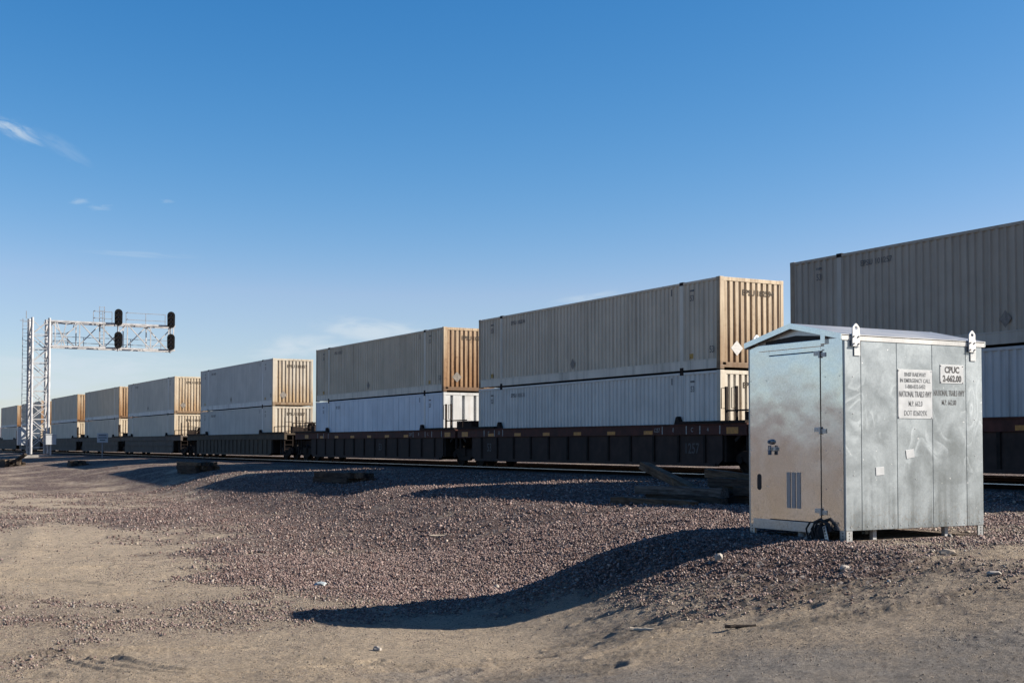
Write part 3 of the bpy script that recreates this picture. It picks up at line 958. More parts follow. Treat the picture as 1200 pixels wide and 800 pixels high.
def container_meshes(style):
    if style in CM:
        return CM[style]
    d = {}
    Z0, Z1 = 0.33, HGT - 0.09
    post = 0.17
    for side in (-1, 1):
        yo = HY - 0.012
        segs = [(-HX + post, -6.096 - .09), (-6.096 + .09, 6.096 - .09), (6.096 + .09, HX - post)]
        for q, (a, b) in enumerate(segs):
            mb = MB()
            if style == 'flat':
                prof = corr(a, b, 0.62, 0.575, 0.006, 0.02)
            elif style == 'smooth':
                prof = corr(a, b, 0.235, 0.10, 0.045, 0.016)
            else:
                prof = corr(a, b, 0.235, 0.085, 0.03, 0.038)
            sheet(mb, prof, Z0, Z1, lambda u, dd, z: (u, side * (yo - dd), z))
            d['side%d%d' % (side, q)] = mb.mesh('side_wall')
        mb = MB()
        xo = HX - 0.012
        if style == 'flat':
            prof = corr(-HY + .12, HY - .12, 0.58, 0.44, 0.012, 0.10)
            sheet(mb, prof, 0.2, HGT - 0.14, lambda u, dd, z: (side * (xo - dd), u, z))
        else:
            prof = corr(-HY + .24, HY - .10, 0.235, 0.125, 0.022, 0.050)
            sheet(mb, prof, 0.2, HGT - 0.12, lambda u, dd, z: (side * (xo - dd), u, z))
        d['end%d' % side] = mb.mesh('end_wall')
        # rails
        mb = MB()
        mb.box(-HX + post, HX - post, side * HY, side * (HY - .09), HGT - .09, HGT - .012)
        d['toprail%d' % side] = mb.mesh('top_rail', bevel=.008)
        for q, (a, b) in enumerate(((-HX + post, -6.17), (-6.02, 6.02), (6.17, HX - post))):
            mb = MB()
            y0, y1, y2 = side * HY, side * (HY - .09), side * (HY + .004)
            mb.prism([(y0, .03), (y0, .30), (y2, .30), (y2, .335), (y1, .335), (y1, .03)], 'x', a, b)
            d['botrail%d%d' % (side, q)] = mb.mesh('bottom_rail', bevel=.006)
        mb = MB()
        mb.box(side * HX, side * (HX - .1), -HY + .1, HY - .1, HGT - .13, HGT - .012)
        mb.box(side * HX, side * (HX - .1), -HY + .1, HY - .1, 0.05, 0.21)
        for q in (0, 1):
            m1 = MB(); m1.add(*mb.pieces[q]); d['endrail%d%d' % (side, q)] = m1.mesh('end_rail', bevel=.006)
        for s2 in (-1, 1):
            mb = MB()
            x0, x1 = side * (HX), side * (HX - post)
            y0, y1 = s2 * (HY), s2 * (HY - (0.24 if (s2 < 0 and style != 'flat') else 0.12))
            mb.box(x0, x1, y0, y1, .12, HGT - .12)
            mb.box(side * (HX + .003), side * (HX - .18), s2 * (HY + .003), s2 * (HY - .16), 0, .12)
            mb.box(side * (HX + .003), side * (HX - .18), s2 * (HY + .003), s2 * (HY - .16), HGT - .12, HGT)
            d['post%d%d' % (side, s2)] = mb.mesh('corner_post', bevel=.008)
            mb = MB()
            xc = side * 6.096
            mb.box(xc - .085, xc + .085, s2 * (HY - .002), s2 * (HY - .06), .0, HGT - .1)
            d['lift%d%d' % (side, s2)] = mb.mesh('lifting_post', bevel=.006)
            mb = MB()
            mb.box(xc - .10, xc + .10, s2 * (HY + .004), s2 * (HY - .16), HGT - .10, HGT + .01)
            mb.box(xc - .10, xc + .10, s2 * (HY + .004), s2 * (HY - .16), -.012, .12)
            for q in (0, 1):
                m1 = MB(); m1.add(*mb.pieces[q]); d['fit%d%d%d' % (side, s2, q)] = m1.mesh('lifting_casting', bevel=.006)
    mb = MB()
    mb.box(-HX + .1, HX - .1, -HY + .09, HY - .09, HGT - .05, HGT - .02)
    d['roof'] = mb.mesh('roof')
    mb = MB()
    mb.box(-HX + .1, HX - .1, -HY + .09, HY - .09, .06, .18)
    d['floor'] = mb.mesh('floor')
    mb = MB()
    s = .17
    mb.prism([(-s, 0), (0, -s * 1.25), (s, 0), (0, s * 1.25)], 'y', -.004, 0)
    d['diamond_y'] = mb.mesh('placard')
    mb = MB()
    s = .24
    mb.prism([(-s, 0), (0, -s), (s, 0), (0, s)], 'x', 0, .006)
    d['diamond_x'] = mb.mesh('placard')
    mb = MB(); mb.box(-.1, .1, -.004, 0, -.08, .08)
    d['label'] = mb.mesh('warning_label')
    mb = MB(); mb.box(-.03, .03, -.004, 0, -.11, .11)
    d['tick'] = mb.mesh('height_mark')
    CM[style] = d
    return d


def container(xc, zb, style, mat, rail, label, group, texts=True, placard='grey', end_label=True, number='EPSU 182594', fit='black_steel', tall_rail=True, detail=2):
    root = empty('shipping_container', (xc, TRACK_Y, zb))
    tag(root, label, 'container', group)
    d = container_meshes(style)
    mm, rm = M[mat], M[rail]
    for s in (-1, 1):
        for q in (0, 1, 2):
            link('side_wall', d['side%d%d' % (s, q)], mm, root)
        link('end_wall', d['end%d' % s], mm, root)
        link('top_rail', d['toprail%d' % s], mm, root)
        for q in (0, 1, 2):
            link('bottom_rail', d['botrail%d%d' % (s, q)], rm, root)
        for q in (0, 1):
            link('end_rail', d['endrail%d%d' % (s, q)], mm, root)
        for s2 in (-1, 1):
            link('corner_post', d['post%d%d' % (s, s2)], mm, root)
            link('lifting_post', d['lift%d%d' % (s, s2)], rm, root)
            for q in (0, 1):
                link('lifting_casting', d['fit%d%d%d' % (s, s2, q)], M[fit], root)
    link('roof', d['roof'], mm, root)
    link('floor', d['floor'], M['black_steel'], root)
    if detail > 0:
        y = -HY + .012 - .003
        pl = M['placard_white'] if placard == 'white' else M['placard']
        if end_label:
            lettering(number, .25, (HX - .005, .25, 2.42), '+x', M['end_ink'], root, .95, .006)
            if placard:
                o = link('placard', d['diamond_x'], pl, root); o.location = (HX - .011, -.62, .66)
        if texts:
            lettering(number, .21, (-HX + 3.35, y, 2.52), '-y', M['faint_ink'], root, 1, .004)
            for x in (-6.9, 6.65):
                lettering('53', .26, (x, y, 2.33), '-y', M['faint_ink'], root, .8, .006)
                o = link('height_mark', d['tick'], M['faint_ink'], root); o.location = (x, y + .002, 2.58); o.rotation_euler = (0, R(90), 0)
            o = link('height_mark', d['tick'], M['faint_ink'], root); o.location = (5.55, y + .002, 2.62)
            if detail > 1:
                for x in (-6.9, 6.6):
                    o = link('warning_label', d['label'], M['yellow_label'], root); o.location = (x, y + .002, .47)
                lettering('53', .3, (7.65, y, .62), '-y', M['faint_ink'], root, .8, .004)
            if placard:
                o = link('placard', d['diamond_y'], M['placard'] if detail > 1 else M['faint_ink'], root); o.location = (-.6, y + .002, .62)
    return root

# ------------------------------------------------------------------ well cars


def wheel_mesh():
    if 'wheel' not in CM:
        mb = MB()
        mb.lathe([(.10, -.09), (.14, -.075), (.16, -.03), (.36, -.015), (.40, -.065), (.458, -.065), (.462, .055), (.49, .062), (.488, .075), (.38, .06), (.15, .03), (.10, .06)], (0, 0, 0), 'y', 36)
        CM['wheel'] = mb.mesh('wheel', smooth=35)
    return CM['wheel']


def truck(root, xc):
    """two-axle bogie: sideframes, bolster, axles and wheels"""
    mb = MB()
    for s in (-1, 1):
        y0, y1 = s * .98, s * 1.10
        arch = [(-1.12, .40), (-1.12, .60), (-.80, .74), (.80, .74), (1.12, .60), (1.12, .40), (.72, .42), (.45, .24), (-.45, .24), (-.72, .42)]
        mb.prism([(xc + x, z) for x, z in arch], 'y', y0, y1)
    mb.box(xc - .16, xc + .16, -1.15, 1.15, .45, .78)
    mb.build('bogie_frame', M['black_steel'], root, bevel=.015)
    mb = MB()
    for s in (-1, 1):
        for k in (-.12, 0, .12):
            mb.tube([(xc + k, s * 1.04, .30), (xc + k, s * 1.04, .56)], .05, 10)
    each(mb, 'bogie_spring', M['wheel_steel'], root)
    for k in (-.89, .89):
        mb = MB(); mb.tube([(xc + k, -.97, .46), (xc + k, .97, .46)], .085, 12)
        for s in (-1, 1):
            mb.tube([(xc + k, s * .97, .46), (xc + k, s * 1.14, .46)], .115, 14)
        mb.build('axle', M['wheel_steel'], root, smooth=40)
        for s in (-1, 1):
            o = link('wheel', wheel_mesh(), M['wheel_steel'], root)
            o.location = (xc + k, s * .755, .46)
            if s > 0: o.rotation_euler = (0, 0, math.pi)


def well_car(xc, style, label, left, right, top_mat, sheet_mat, trucks=(True, True), numbers=None, posts=True):
    """left/right: length of the end platforms beyond the well; 'a' articulated, 'c' coupler end"""
    root = empty('well_car', (xc, TRACK_Y, RAIL_Z))
    tag(root, label, 'rail car', 'double stack well cars of the train')
    top, sh = M[top_mat], M[sheet_mat]
    wl = 8.35
    zt = 1.58
    dtl = numbers is not None
    for s in (-1, 1):
        yo = s * 1.50
        # top chord
        mb = MB()
        mb.box(-wl - .1, wl + .1, yo, yo - s * .16, 1.24, zt)
        mb.box(-wl - .1, wl + .1, yo + s * .03, yo - s * .2, zt - .03, zt + .012)
        chord = mb.build('top_chord', top, root, bevel=.01)
        # side sheet with turned-in ends
        mb = MB()
        out = [(-wl, 1.24), (wl, 1.24), (wl, .46), (wl - .22, .30), (-wl + .22, .30), (-wl, .46)]
        mb.prism(out, 'y', yo - s * .05, yo - s * .10)
        mb.box(-wl + .3, wl - .3, yo - s * .0, yo - s * .18, .255, .36)
        mb.build('side_sheet', sh, root)
        if style == 'ribbed' or style == 'close':
            mb = MB()
            n = 11 if style == 'ribbed' else 17
            for i in range(n + 1):
                x = -wl + .85 + (2 * wl - 1.7) * i / n
                mb.box(x - .055, x + .055, yo - s * .003, yo - s * .06, .36, 1.238)
            each(mb, 'side_rib', M['black_steel'] if style == 'ribbed' else sh, root, bevel=.012)
        elif style == 'smooth':
            mb = MB()
            mb.box(-wl + .5, wl - .5, yo + s * .004, yo - s * .06, .80, .84)
            mb.build('side_seam', sh, root)
    # well floor cross members
    mb = MB()
    for x in (-7.3, -3.6, 0, 3.6, 7.3):
        mb.box(x - .15, x + .15, -1.42, 1.42, .26, .36)
    each(mb, 'cross_member', M['black_steel'], root)
    for side, (kind, ln) in ((-1, left), (1, right)):
        x0, x1 = side * (wl + .02), side * (8.077 + ln)
        # end platform: centre sill, deck, bulkhead, side extensions of the chord
        mb = MB()
        mb.box(x0, x1, -.35, .35, .72, 1.14)
        mb.box(x0, x0 + side * .12, -1.4, 1.4, .4, 1.5)
        mb.build('end_sill', M['black_steel'], root, bevel=.012)
        reach = side * (8.077 + (ln - .12 if kind == 'a' else ln - .95))
        mb = MB()
        mb.box(side * (wl + .1), reach, -1.5, 1.5, 1.50, 1.60)
        mb.build('end_platform', top, root, bevel=.01)
        mb = MB()
        for s in (-1, 1):
            mb.box(side * (wl + .1), reach, s * 1.5, s * 1.34, 1.22, 1.498)
        each(mb, 'end_chord', top, root, bevel=.01)
        mb = MB()
        mb.box(side * (wl - .01), side * (wl - .05), -1.38, 1.38, .33, 1.5)
        each(mb, 'well_end_plate', M['shade_black'], root)  # dark plate added across the well end, its colour standing in for shade
        # container guide at the corner of the well
        for s in (-1, 1):
            mb = MB()
            gx = side * 6.05
            mb.prism([(gx - .17, zt), (gx + .17, zt), (gx + .10, zt + .13), (gx + .02, zt + .27), (gx - .08, zt + .25)], 'y', s * 1.32, s * 1.46)
            mb.build('container_guide', M['black_steel'], root, bevel=.01)
            mb = MB()
            mb.box(gx + side * .2, reach, s * 1.30, s * 1.56, zt + .012, zt + .095)
            mb.build('deck_edge', M['black_steel'], root)
        if kind == 'c':
            mb = MB()
            mb.tube([(x1 - side * .9, 0, .86), (x1 - side * .15, 0, .86)], .11, 10)
            mb.box(x1 - side * .28, x1 + side * .02, -.17, .17, .70, 1.02)
            mb.build('coupler', M['black_steel'], root, bevel=.03)
            mb = MB()
            xa = reach - side * .08
            for yy in (-1.45, -.95):
                mb.bar((xa, yy, .55), (xa, yy, 2.55 if yy < -1 else 2.2), .05)
            for k in range(7):
                mb.bar((xa, -1.45, .65 + k * .27), (xa, -.95, .65 + k * .27), .03)
            mb.build('end_ladder', M['black_steel'], root)
            mb = MB()
            for yy in (-.5, .2, .9, 1.4):
                mb.bar((xa, yy, 1.6), (xa, yy, 2.25), .045)
            mb.bar((xa, -.95, 2.2), (xa, 1.4, 2.2), .045)
            mb.bar((xa, -.95, 1.9), (xa, 1.4, 1.9), .035)
            mb.bar((xa, -1.45, 2.0), (xa - side * 1.9, -1.45, 2.0), .04)
            mb.bar((xa - side * 1.9, -1.45, 2.0), (xa - side * 1.9, -1.45, 1.6), .04)
            mb.build('handrail', M['black_steel'], root)
            mb = MB()
            if side < 0:
                mb.lathe([(.24, -.02), (.27, -.02), (.27, .02), (.24, .02)], (xa + side * .12, -.5, 1.95), 'x', 20)
                mb.build('brake_wheel', M['black_steel'], root)
                mb = MB()
            mb.box(xa - side * .5, xa - side * 1.0, -.75, -.1, 1.6, 2.0)
            mb.build('brake_gear', M['black_steel'], root, bevel=.015)
            mb = MB()
            mb.tube([(xa - side * 1.3, .5, 1.75), (xa - side * 2.2, .5, 1.75)], .16, 12)
            mb.build('air_tank', M['black_steel'], root, smooth=40)
            mb = MB()
            for yy in (-.3, .28):
                mb.tube([(xa, yy, .8), (xa + side * .35, yy, .45), (xa + side * .8, yy, .5), (xa + side * 1.0, yy, .75)], .028, 8)
            mb.build('air_hose', M['rubber'], root, smooth=50)
            mb = MB()
            mb.bar((xa - side * .3, -1.4, 1.2), (xa - side * .3, -1.4, .42), .06)
            mb.bar((xa - side * .75, -1.4, 1.2), (xa - side * .75, -1.4, .42), .06)
            mb.box(xa - side * .25, xa - side * .8, -1.46, -1.25, .38, .42)
            mb.build('step', M['black_steel'], root)
        else:
            if posts and side > 0:
                mb = MB()
                for xx in (reach - .55, reach - 1.05):
                    mb.bar((xx, -1.42, 1.55), (xx, -1.42, 2.72), .07)
                    mb.tube([(xx, -1.42, 2.68), (xx - .24, -1.42, 2.68), (xx - .24, -1.42, 2.05), (xx, -1.42, 2.05)], .016, 6)
                mb.bar((reach - 1.05, -1.4, 1.98), (reach + .9, -1.4, 1.98), .05)
                mb.build('handrail', M['black_steel'], root)
                mb = MB()
                mb.box(reach - .45, reach + .1, -1.2, -.3, 1.60, 1.95)
                mb.build('brake_gear', M['black_steel'], root, bevel=.02)
            if side < 0:
                mb = MB()
                mb.box(reach + .1, reach + .9, -1.3, -.4, 1.62, 1.95)
                mb.build('equipment_box', M['black_steel'], root, bevel=.02)
            mb = MB()
            mb.bar((x1 - side * .2, -1.38, 1.45), (x1 - side * .75, -1.38, 1.05), .10)
            mb.bar((x1 - side * .2, -1.38, .75), (x1 - side * .2, -1.38, 1.5), .08)
            mb.build('end_brace', M['black_steel'], root)
    if trucks[0]:
        truck(root, -(8.077 + left[1]) + (0 if left[0] == 'a' else 1.75))
    if trucks[1]:
        truck(root, (8.077 + right[1]) - (0 if right[0] == 'a' else 1.75))
    # reflective tape and stencils along the near chord
    if numbers is not None:
        y = -1.5 - .004
        mb = MB()
        for i in range(6):
            x = -wl + 1.75 + i * 2.22
            mb.box(x - .25, x + .25, y, y + .012, 1.27, 1.39)
        for x in (-wl - .6, wl + .55):
            mb.box(x - .28, x + .28, y - .002, y + .012, 1.27, 1.47)
        each(mb, 'reflector_tape', M['orange_tape'], root)
        mb = MB()
        for x in (-7.2, -6.3, -5.6, 5.3, 6.6, 7.3, 8.3):
            mb.box(x - .025, x + .025, y, y + .012, 1.27, 1.53)
        each(mb, 'stencil_bar', M['stencil'], root)
        for t, x in numbers[0]:
            lettering(t, .2, (x, y, 1.4), '-y', M['stencil'], root, .9)
        for t, x in numbers[1]:
            lettering(t, .46, (x, -1.458, .80), '-y', M['faint_stencil'], root, .85, .008)
    return root


# centres of the stacks along the track, right (near) to left (far)
RIGHT = dict(A=-11.642, B=-31.018, C=-50.543, D=-74.163, E=-97.656, F=-117.35, G=-137.6)
CX = {k: v - HX for k, v in RIGHT.items()}
CX['H'] = CX['G'] - 23.4
CX['I'] = CX['H'] - 19.7
CX['J'] = CX['I'] - 19.7
ZLOW = EYE - 0.573
ZUP = EYE + 2.353
GU = 'upper row of stacked containers'
GL = 'lower row of stacked containers'

container(CX['A'], ZUP, 'ribbed', 'dark_tan', 'rail_dark', 'dark taupe upper container cut by the right edge above the shed roof', GU, number='EPSU 101257')
container(CX['A'], ZLOW, 'ribbed', 'slate', 'rail_dark', 'slate grey lower container mostly hidden behind the metal shed', GL, number='EPSU 102331')
container(CX['B'], ZUP, 'ribbed', 'tan', 'rail_tan', 'large tan upper container whose ribbed end shows a white diamond beside the shed', GU, placard='white', number='EPSU 182594')
container(CX['B'], ZLOW, 'ribbed', 'grey_white', 'rail_white', 'whitish grey ribbed lower container directly left of the shed door', GL, placard=None, number='EPSU 103131')
container(CX['C'], ZUP, 'ribbed', 'tan_rust', 'rail_tan', 'tan upper container with strongly orange rusted end, on a bluish white flat-sided one', GU, number='EPSU 103257')
container(CX['C'], ZLOW, 'flat', 'blue_white', 'rail_white', 'bluish white flat-panelled lower container with four plain panels on its end', GL, placard='grey', end_label=False, number='EP 2331')
container(CX['D'], ZUP, 'smooth', 'pale_grey', 'rail_white', 'pale grey upper container with cream ribbed end, standing alone between coupling gaps', GU, number='EPSU 181857')
container(CX['D'], ZLOW, 'smooth', 'pale_grey', 'rail_white', 'pale grey lower container in the olive well car between coupling gaps', GL, placard=None, number='EPSU 182871')
FAR_U = {'E': 'greyish tan upper container, first one left of the pale grey pair',
         'F': 'tan upper container, second one left of the pale grey pair',
         'G': 'tan upper container seen immediately right of the signal gantry tower',
         'H': 'tan upper container partly hidden behind the signal gantry tower',
         'I': 'small far tan upper container at the left edge, left of the gantry ladder'}
FAR_L = {'E': 'tan lower container, first one left of the pale grey pair',
         'F': 'tan lower container, second one left of the pale grey pair',
         'G': 'tan lower container seen immediately right of the signal gantry tower',
         'H': 'tan lower container partly hidden behind the signal gantry tower',
         'I': 'small far tan lower container at the left edge, left of the gantry ladder'}
for k in 'EFGHI':
    t = k in 'E'
    container(CX[k], ZUP, 'smooth', 'tan_rust' if k != 'E' else 'tan_light', 'rail_white', FAR_U[k], GU, texts=t, end_label=t, placard='grey' if t else None, number='EPSU 183317', detail=1 if t else 0)
    container(CX[k], ZLOW, 'smooth', 'tan_light', 'rail_white', FAR_L[k], GL, texts=False, end_label=t, placard=None, number='EPSU 184413', detail=1 if t else 0)

gapAB = (CX['A'] - CX['B'] - L) / 2
gapBC = (CX['B'] - CX['C'] - L) / 2
gapCD = (CX['C'] - CX['D'] - L) / 2
gapDE = (CX['D'] - CX['E'] - L) / 2
gapEF = (CX['E'] - CX['F'] - L) / 2
gapFG = (CX['F'] - CX['G'] - L) / 2
gapGH = (CX['G'] - CX['H'] - L) / 2
gapHI = (CX['H'] - CX['I'] - L) / 2
nB = ([('1257', 5.0), ('8', 5.9), ('C', 6.9), ('4', 7.7), ('53', -5.9), ('C', -6.8)], [('53', -6.82), ('1257', 6.82)])
nC = ([('1257', 5.0), ('8', 5.9), ('C', 6.9)], [('53', 1.36)])
well_car(CX['A'], 'ribbed', 'dark maroon well car cut by the right edge behind the shed', ('a', gapAB), ('a', 1.7), 'maroon', 'dark_sheet', (True, True), nB)
well_car(CX['B'], 'ribbed', 'dark maroon well car with faded 53 and 1257, reaching behind the shed', ('a', gapBC), ('a', gapAB), 'maroon', 'dark_sheet', (True, False), nB)
well_car(CX['C'], 'ribbed', 'dark maroon well car under the bluish white flat-panelled container', ('c', gapCD), ('a', gapBC), 'maroon', 'dark_sheet', (True, False), nC)
well_car(CX['D'], 'close', 'olive grey well car with closely spaced ribs between two coupling gaps', ('c', gapDE), ('c', gapCD), 'olive_sheet', 'olive_sheet')
well_car(CX['E'], 'smooth', 'smooth dusty grey well car with ladders, first one left of the olive ribbed car', ('a', gapEF), ('c', gapDE), 'grey_sheet', 'grey_sheet')
well_car(CX['F'], 'smooth', 'smooth dusty grey well car, second one left of the olive ribbed car', ('a', gapFG), ('a', gapEF), 'grey_sheet', 'grey_sheet', (True, False))
well_car(CX['G'], 'smooth', 'smooth dusty grey well car immediately right of the gantry tower', ('c', gapGH), ('a', gapFG), 'grey_sheet', 'grey_sheet', (True, False))
well_car(CX['H'], 'smooth', 'smooth dusty grey well car partly hidden behind the gantry tower', ('a', gapHI), ('c', gapGH), 'grey_sheet', 'grey_sheet')
well_car(CX['I'], 'smooth', 'small far dusty grey well car at the left edge of the picture', ('a', 1.7), ('a', gapHI), 'grey_sheet', 'grey_sheet', (True, False))

# ------------------------------------------------------------------ equipment shed
SX, SY, SW, SD = -11.46, 11.09, 1.81, 2.44       # right front corner, width, depth
SB, ST = EYE - 1.06, EYE + 1.31                  # wall foot and wall top


def build_shed():
    root = empty('equipment_shed', (SX - SW / 2, SY + SD / 2, SB))
    tag(root, 'small galvanised metal trackside equipment shed on short legs, gable roofed with door and signs', 'shed')
    h = ST - SB
    w2, d2 = SW / 2, SD / 2
    g = M['galv']
    # side walls: folded panels standing edge to edge
    for s in (1, -1):
        seams = [-d2, -d2 + .27, -d2 + .88, -d2 + 1.51, -d2 + 2.13, d2]
        for a, b in zip(seams[:-1], seams[1:]):
            mb = MB()
            mb.box(s * w2, s * (w2 - .03), a + .0035, b - .0035, 0, h)
            mb.build('wall_panel', g, root, bevel=.004)
        mb = MB()
        mb.box(s * (w2 - .012), s * (w2 - .04), -d2 + .03, d2 - .03, .01, h - .01)
        mb.build('wall_backing', M['conduit'], root)
        mb = MB()
        for yy in np.linspace(-d2 + .08, d2 - .08, 17):
            mb.lathe([(.008, -.002), (.008, .004)], (s * (w2 + .001), yy, .045 + random.uniform(-.004, .004)), 'x', 8)
        for yy in (-d2 + .135, -d2 + 1.2, d2 - .15):
            for zz in (.75, 1.35, 1.95):
                mb.lathe([(.007, -.002), (.007, .004)], (s * (w2 + .001), yy, zz + random.uniform(-.2, .2)), 'x', 8)
        each(mb, 'rivet', M['galv_trim'], root)
    # front wall round the door, back wall
    dx0, dx1, dz0, dz1 = -1.38 + .905, -.42 + .905, .08, 2.225
    fr = []
    mb = MB()
    mb.box(-w2 + .034, dx0 - .006, -d2, -d2 + .03, 0, h)
    mb.build('front_panel', M['galv_door'], root, bevel=.003)
    mb = MB()
    mb.box(dx1 + .006, w2 - .034, -d2, -d2 + .03, 0, h)
    mb.build('front_panel', M['galv_door'], root, bevel=.003)
    mb = MB()
    mb.box(dx0 - .002, dx1 + .002, -d2, -d2 + .03, dz1 + .012, h)
    mb.build('door_header', M['galv_door'], root, bevel=.003)
    mb = MB()
    mb.box(dx0 - .03, dx1 + .05, -d2 - .022, -d2 - .001, dz1 + .002, dz1 + .02)
    mb.build('drip_strip', M['galv_door'], root)
    mb = MB()
    mb.box(-w2 + .034, w2 - .034, d2 - .03, d2, 0, h)
    mb.build('back_wall', g, root)
    mb = MB()
    mb.box(dx0 - .04, dx1 + .04, -d2 + .045, -d2 + .06, .02, dz1 + .06)
    mb.build('door_frame', M['dark_gap'], root)
    # door
    mb = MB()
    mb.box(dx0 + .004, dx1 - .004, -d2 - .012, -d2 + .028, dz0, dz1 - .008)
    door = mb.build('door', M['galv_door'], root, bevel=.006)
    mb = MB()
    for i in range(3):
        x = dx0 + .34 + i * .094
        mb.box(x, x + .068, -d2 - .018, -d2 - .0125, .24, .70)
    each(mb, 'door_vent', M['vent_strip'], door)
    for z in (.20, 1.215, 2.17):
        mb = MB()
        mb.box(dx1 - .10, dx1 - .005, -d2 - .022, -d2 - .0125, z, z + .055)
        mb.box(dx1 + .012, dx1 + .10, -d2 - .011, -d2 - .001, z - .02, z + .035)
        mb.tube([(dx1 + .002, -d2 - .022, z - .03), (dx1 + .002, -d2 - .022, z + .06)], .013, 10)
        for xx in (dx1 - .08, dx1 - .04):
            mb.lathe([(.009, -.026), (.009, -.02)], (xx, -d2, z + .027), 'y', 8)
        for xx in (dx1 + .04, dx1 + .08):
            mb.lathe([(.009, -.016), (.009, -.009)], (xx, -d2, z + .008), 'y', 8)
        mb.build('hinge', M['galv_trim'], door, bevel=.003)
    mb = MB()
    mb.box(dx0 + .02, dx0 + .16, -d2 - .05, -d2 - .0125, .97, 1.02)
    mb.lathe([(.034, -.05), (.034, -.0125)], (dx0 + .05, -d2, 1.09), 'y', 16)
    mb.build('latch', M['galv_trim'], door, bevel=.006)
    mb = MB()
    mb.box(dx0 + .05, dx0 + .095, -d2 - .080, -d2 - .052, .92, .985)
    mb.tube([(dx0 + .055, -d2 - .068, .99), (dx0 + .055, -d2 - .068, 1.04), (dx0 + .09, -d2 - .068, 1.04), (dx0 + .09, -d2 - .068, .99)], .008, 8)
    mb.lathe([(.022, -.07), (.022, -.052)], (dx0 + .05, -d2, 1.09), 'y', 16)
    mb.build('padlock', M['padlock'], door, bevel=.006)
    # sill angle under the door, slot in the left panel
    mb = MB()
    mb.box(-w2 + .10, w2 - .42, -d2 - .012, -d2 - .001, -.055, .072)
    mb.build('sill_angle', M['galv_trim'], root, bevel=.003)
    mb = MB()
    cx, cz = -1.595 + .905, .56
    outl = [(cx + .042 * math.cos(t), cz + (.065 if math.sin(t) > 0 else -.065) + .042 * math.sin(t)) for t in np.linspace(0, 2 * math.pi, 24, endpoint=False)]
    mb.prism(outl, 'y', -d2 - .003, -d2 + .002)
    mb.build('cable_slot', M['dark_gap'], root)
    mb = MB()
    for xx in (-w2 + .06, dx0 - .05, dx1 + .09, w2 - .08):
        for zz in (.05, .5, .98, 1.45, 1.9):
            mb.lathe([(.006, -.004), (.006, .001)], (xx + random.uniform(-.01, .01), -d2, zz), 'y', 8)
    each(mb, 'rivet', M['galv_trim'], root)
    # roof: two slopes, ridge along the depth, turned-down eaves, gable fascia
    ph = EYE + 1.55 - SB
    eo, fo = .008, .05
    ze = h + .005
    for s in (1, -1):
        mb = MB()
        t = .018
        xe = s * (w2 + eo)
        outl = [(0, ph), (xe, ze + .035), (xe, ze + .035 - t), (0, ph - t)]
        mb.prism(outl, 'y', -d2 - fo, d2 + fo)
        sl = mb.build('roof_slope', M['galv_roof'], root)
        mb = MB()
        mb.box(xe, xe - s * .015, -d2 - fo, d2 + fo, ze - .040, ze + .030)
        mb.build('eave_trim', M['galv_roof'], root, bevel=.003)
        for e in (-1, 1):
            mb = MB()
            yf = e * (d2 + fo)
            outl = [(0, ph + .004), (xe, ze + .039), (xe, ze - .030), (0, ph - .068)]
            mb.prism(outl, 'y', yf + e * .002, yf + e * .014)
            mb.build('gable_trim', M['galv_door'], root)
    for e in (-1, 1):
        mb = MB()
        yy = e * (d2 - .02)
        mb.prism([(-w2 + .04, h - .001), (w2 - .04, h - .001), (w2 - .04, h + .02), (0, ph - .025), (-w2 + .04, h + .02)], 'y', yy, yy - e * .02)
        mb.build('gable_panel', M['galv_trim'], root)
    mb = MB()
    mb.prism([(-w2 + .34, h + .004), (w2 - .38, h + .004), (w2 - .38, h + .045), (.02, h + .085), (-w2 + .34, h + .045)], 'y', -d2 + .016, -d2 + .0235)
    mb.build('gable_recess_shade', M['dark_gap'], root)  # dark inset: shade of the gable recess put into its colour
    mb = MB()
    mb.box(-w2 + .25, w2 - .38, -d2 - .03, -d2 - .001, h - .085, h - .005)
    mb.box(w2 - .38, w2 - .30, -d2 - .036, -d2 - .001, h - .06, h + .06)
    mb.build('canopy_strip', M['galv_door'], root, bevel=.003)
    # lifting lugs at the right eave (and the left one, its tip showing over the roof)
    def lug(x, y, s):
        mb = MB()
        n = 20
        cz, r = h + .118, .026
        ho = [(.0 + r * math.cos(t), cz + r * .8 * math.sin(t)) for t in np.linspace(0, 2 * math.pi, n, endpoint=False)]
        oo = []
        for t in np.linspace(0, 2 * math.pi, n, endpoint=False):
            c, s_ = math.cos(t), math.sin(t)
            k = .058 / max(abs(c), abs(s_)) if s_ < 0 else .058 / max(abs(c), abs(s_), .85 * (abs(c) + abs(s_)))
            oo.append((k * c, cz + k * s_ * (1.35 if s_ < 0 else 1)))
        th0_, th1_ = x - .008, x + .008
        vs = [(th0_, y + a, b) for a, b in ho] + [(th0_, y + a, b) for a, b in oo] + [(th1_, y + a, b) for a, b in ho] + [(th1_, y + a, b) for a, b in oo]
        fs = []
        for k in range(n):
            k2 = (k + 1) % n
            fs += [(k, k2, n + k2, n + k), (2 * n + k, 3 * n + k, 3 * n + k2, 2 * n + k2), (k, 2 * n + k, 2 * n + k2, k2), (n + k, n + k2, 3 * n + k2, 3 * n + k)]
        mb.add(vs, fs)
        mb.box(x - .011, x + .011, y - .062, y + .062, h - .105, h + .055)
        o = mb.build('lifting_lug', M["lug"], root)
        mb = MB()
        for a in (-.04, .04):
            for b in (-.075, .015):
                mb.lathe([(.011, -.002), (.011, .018)], (x + s * .008, y + a, h + b), 'x', 8)
        each(mb, 'bolt', M['conduit'], o)
        mb = MB()
        mb.box(s * (w2 + .001), s * (w2 + .012), y - .045 + .03, y + .055 + .03, h - .22, h - .10)
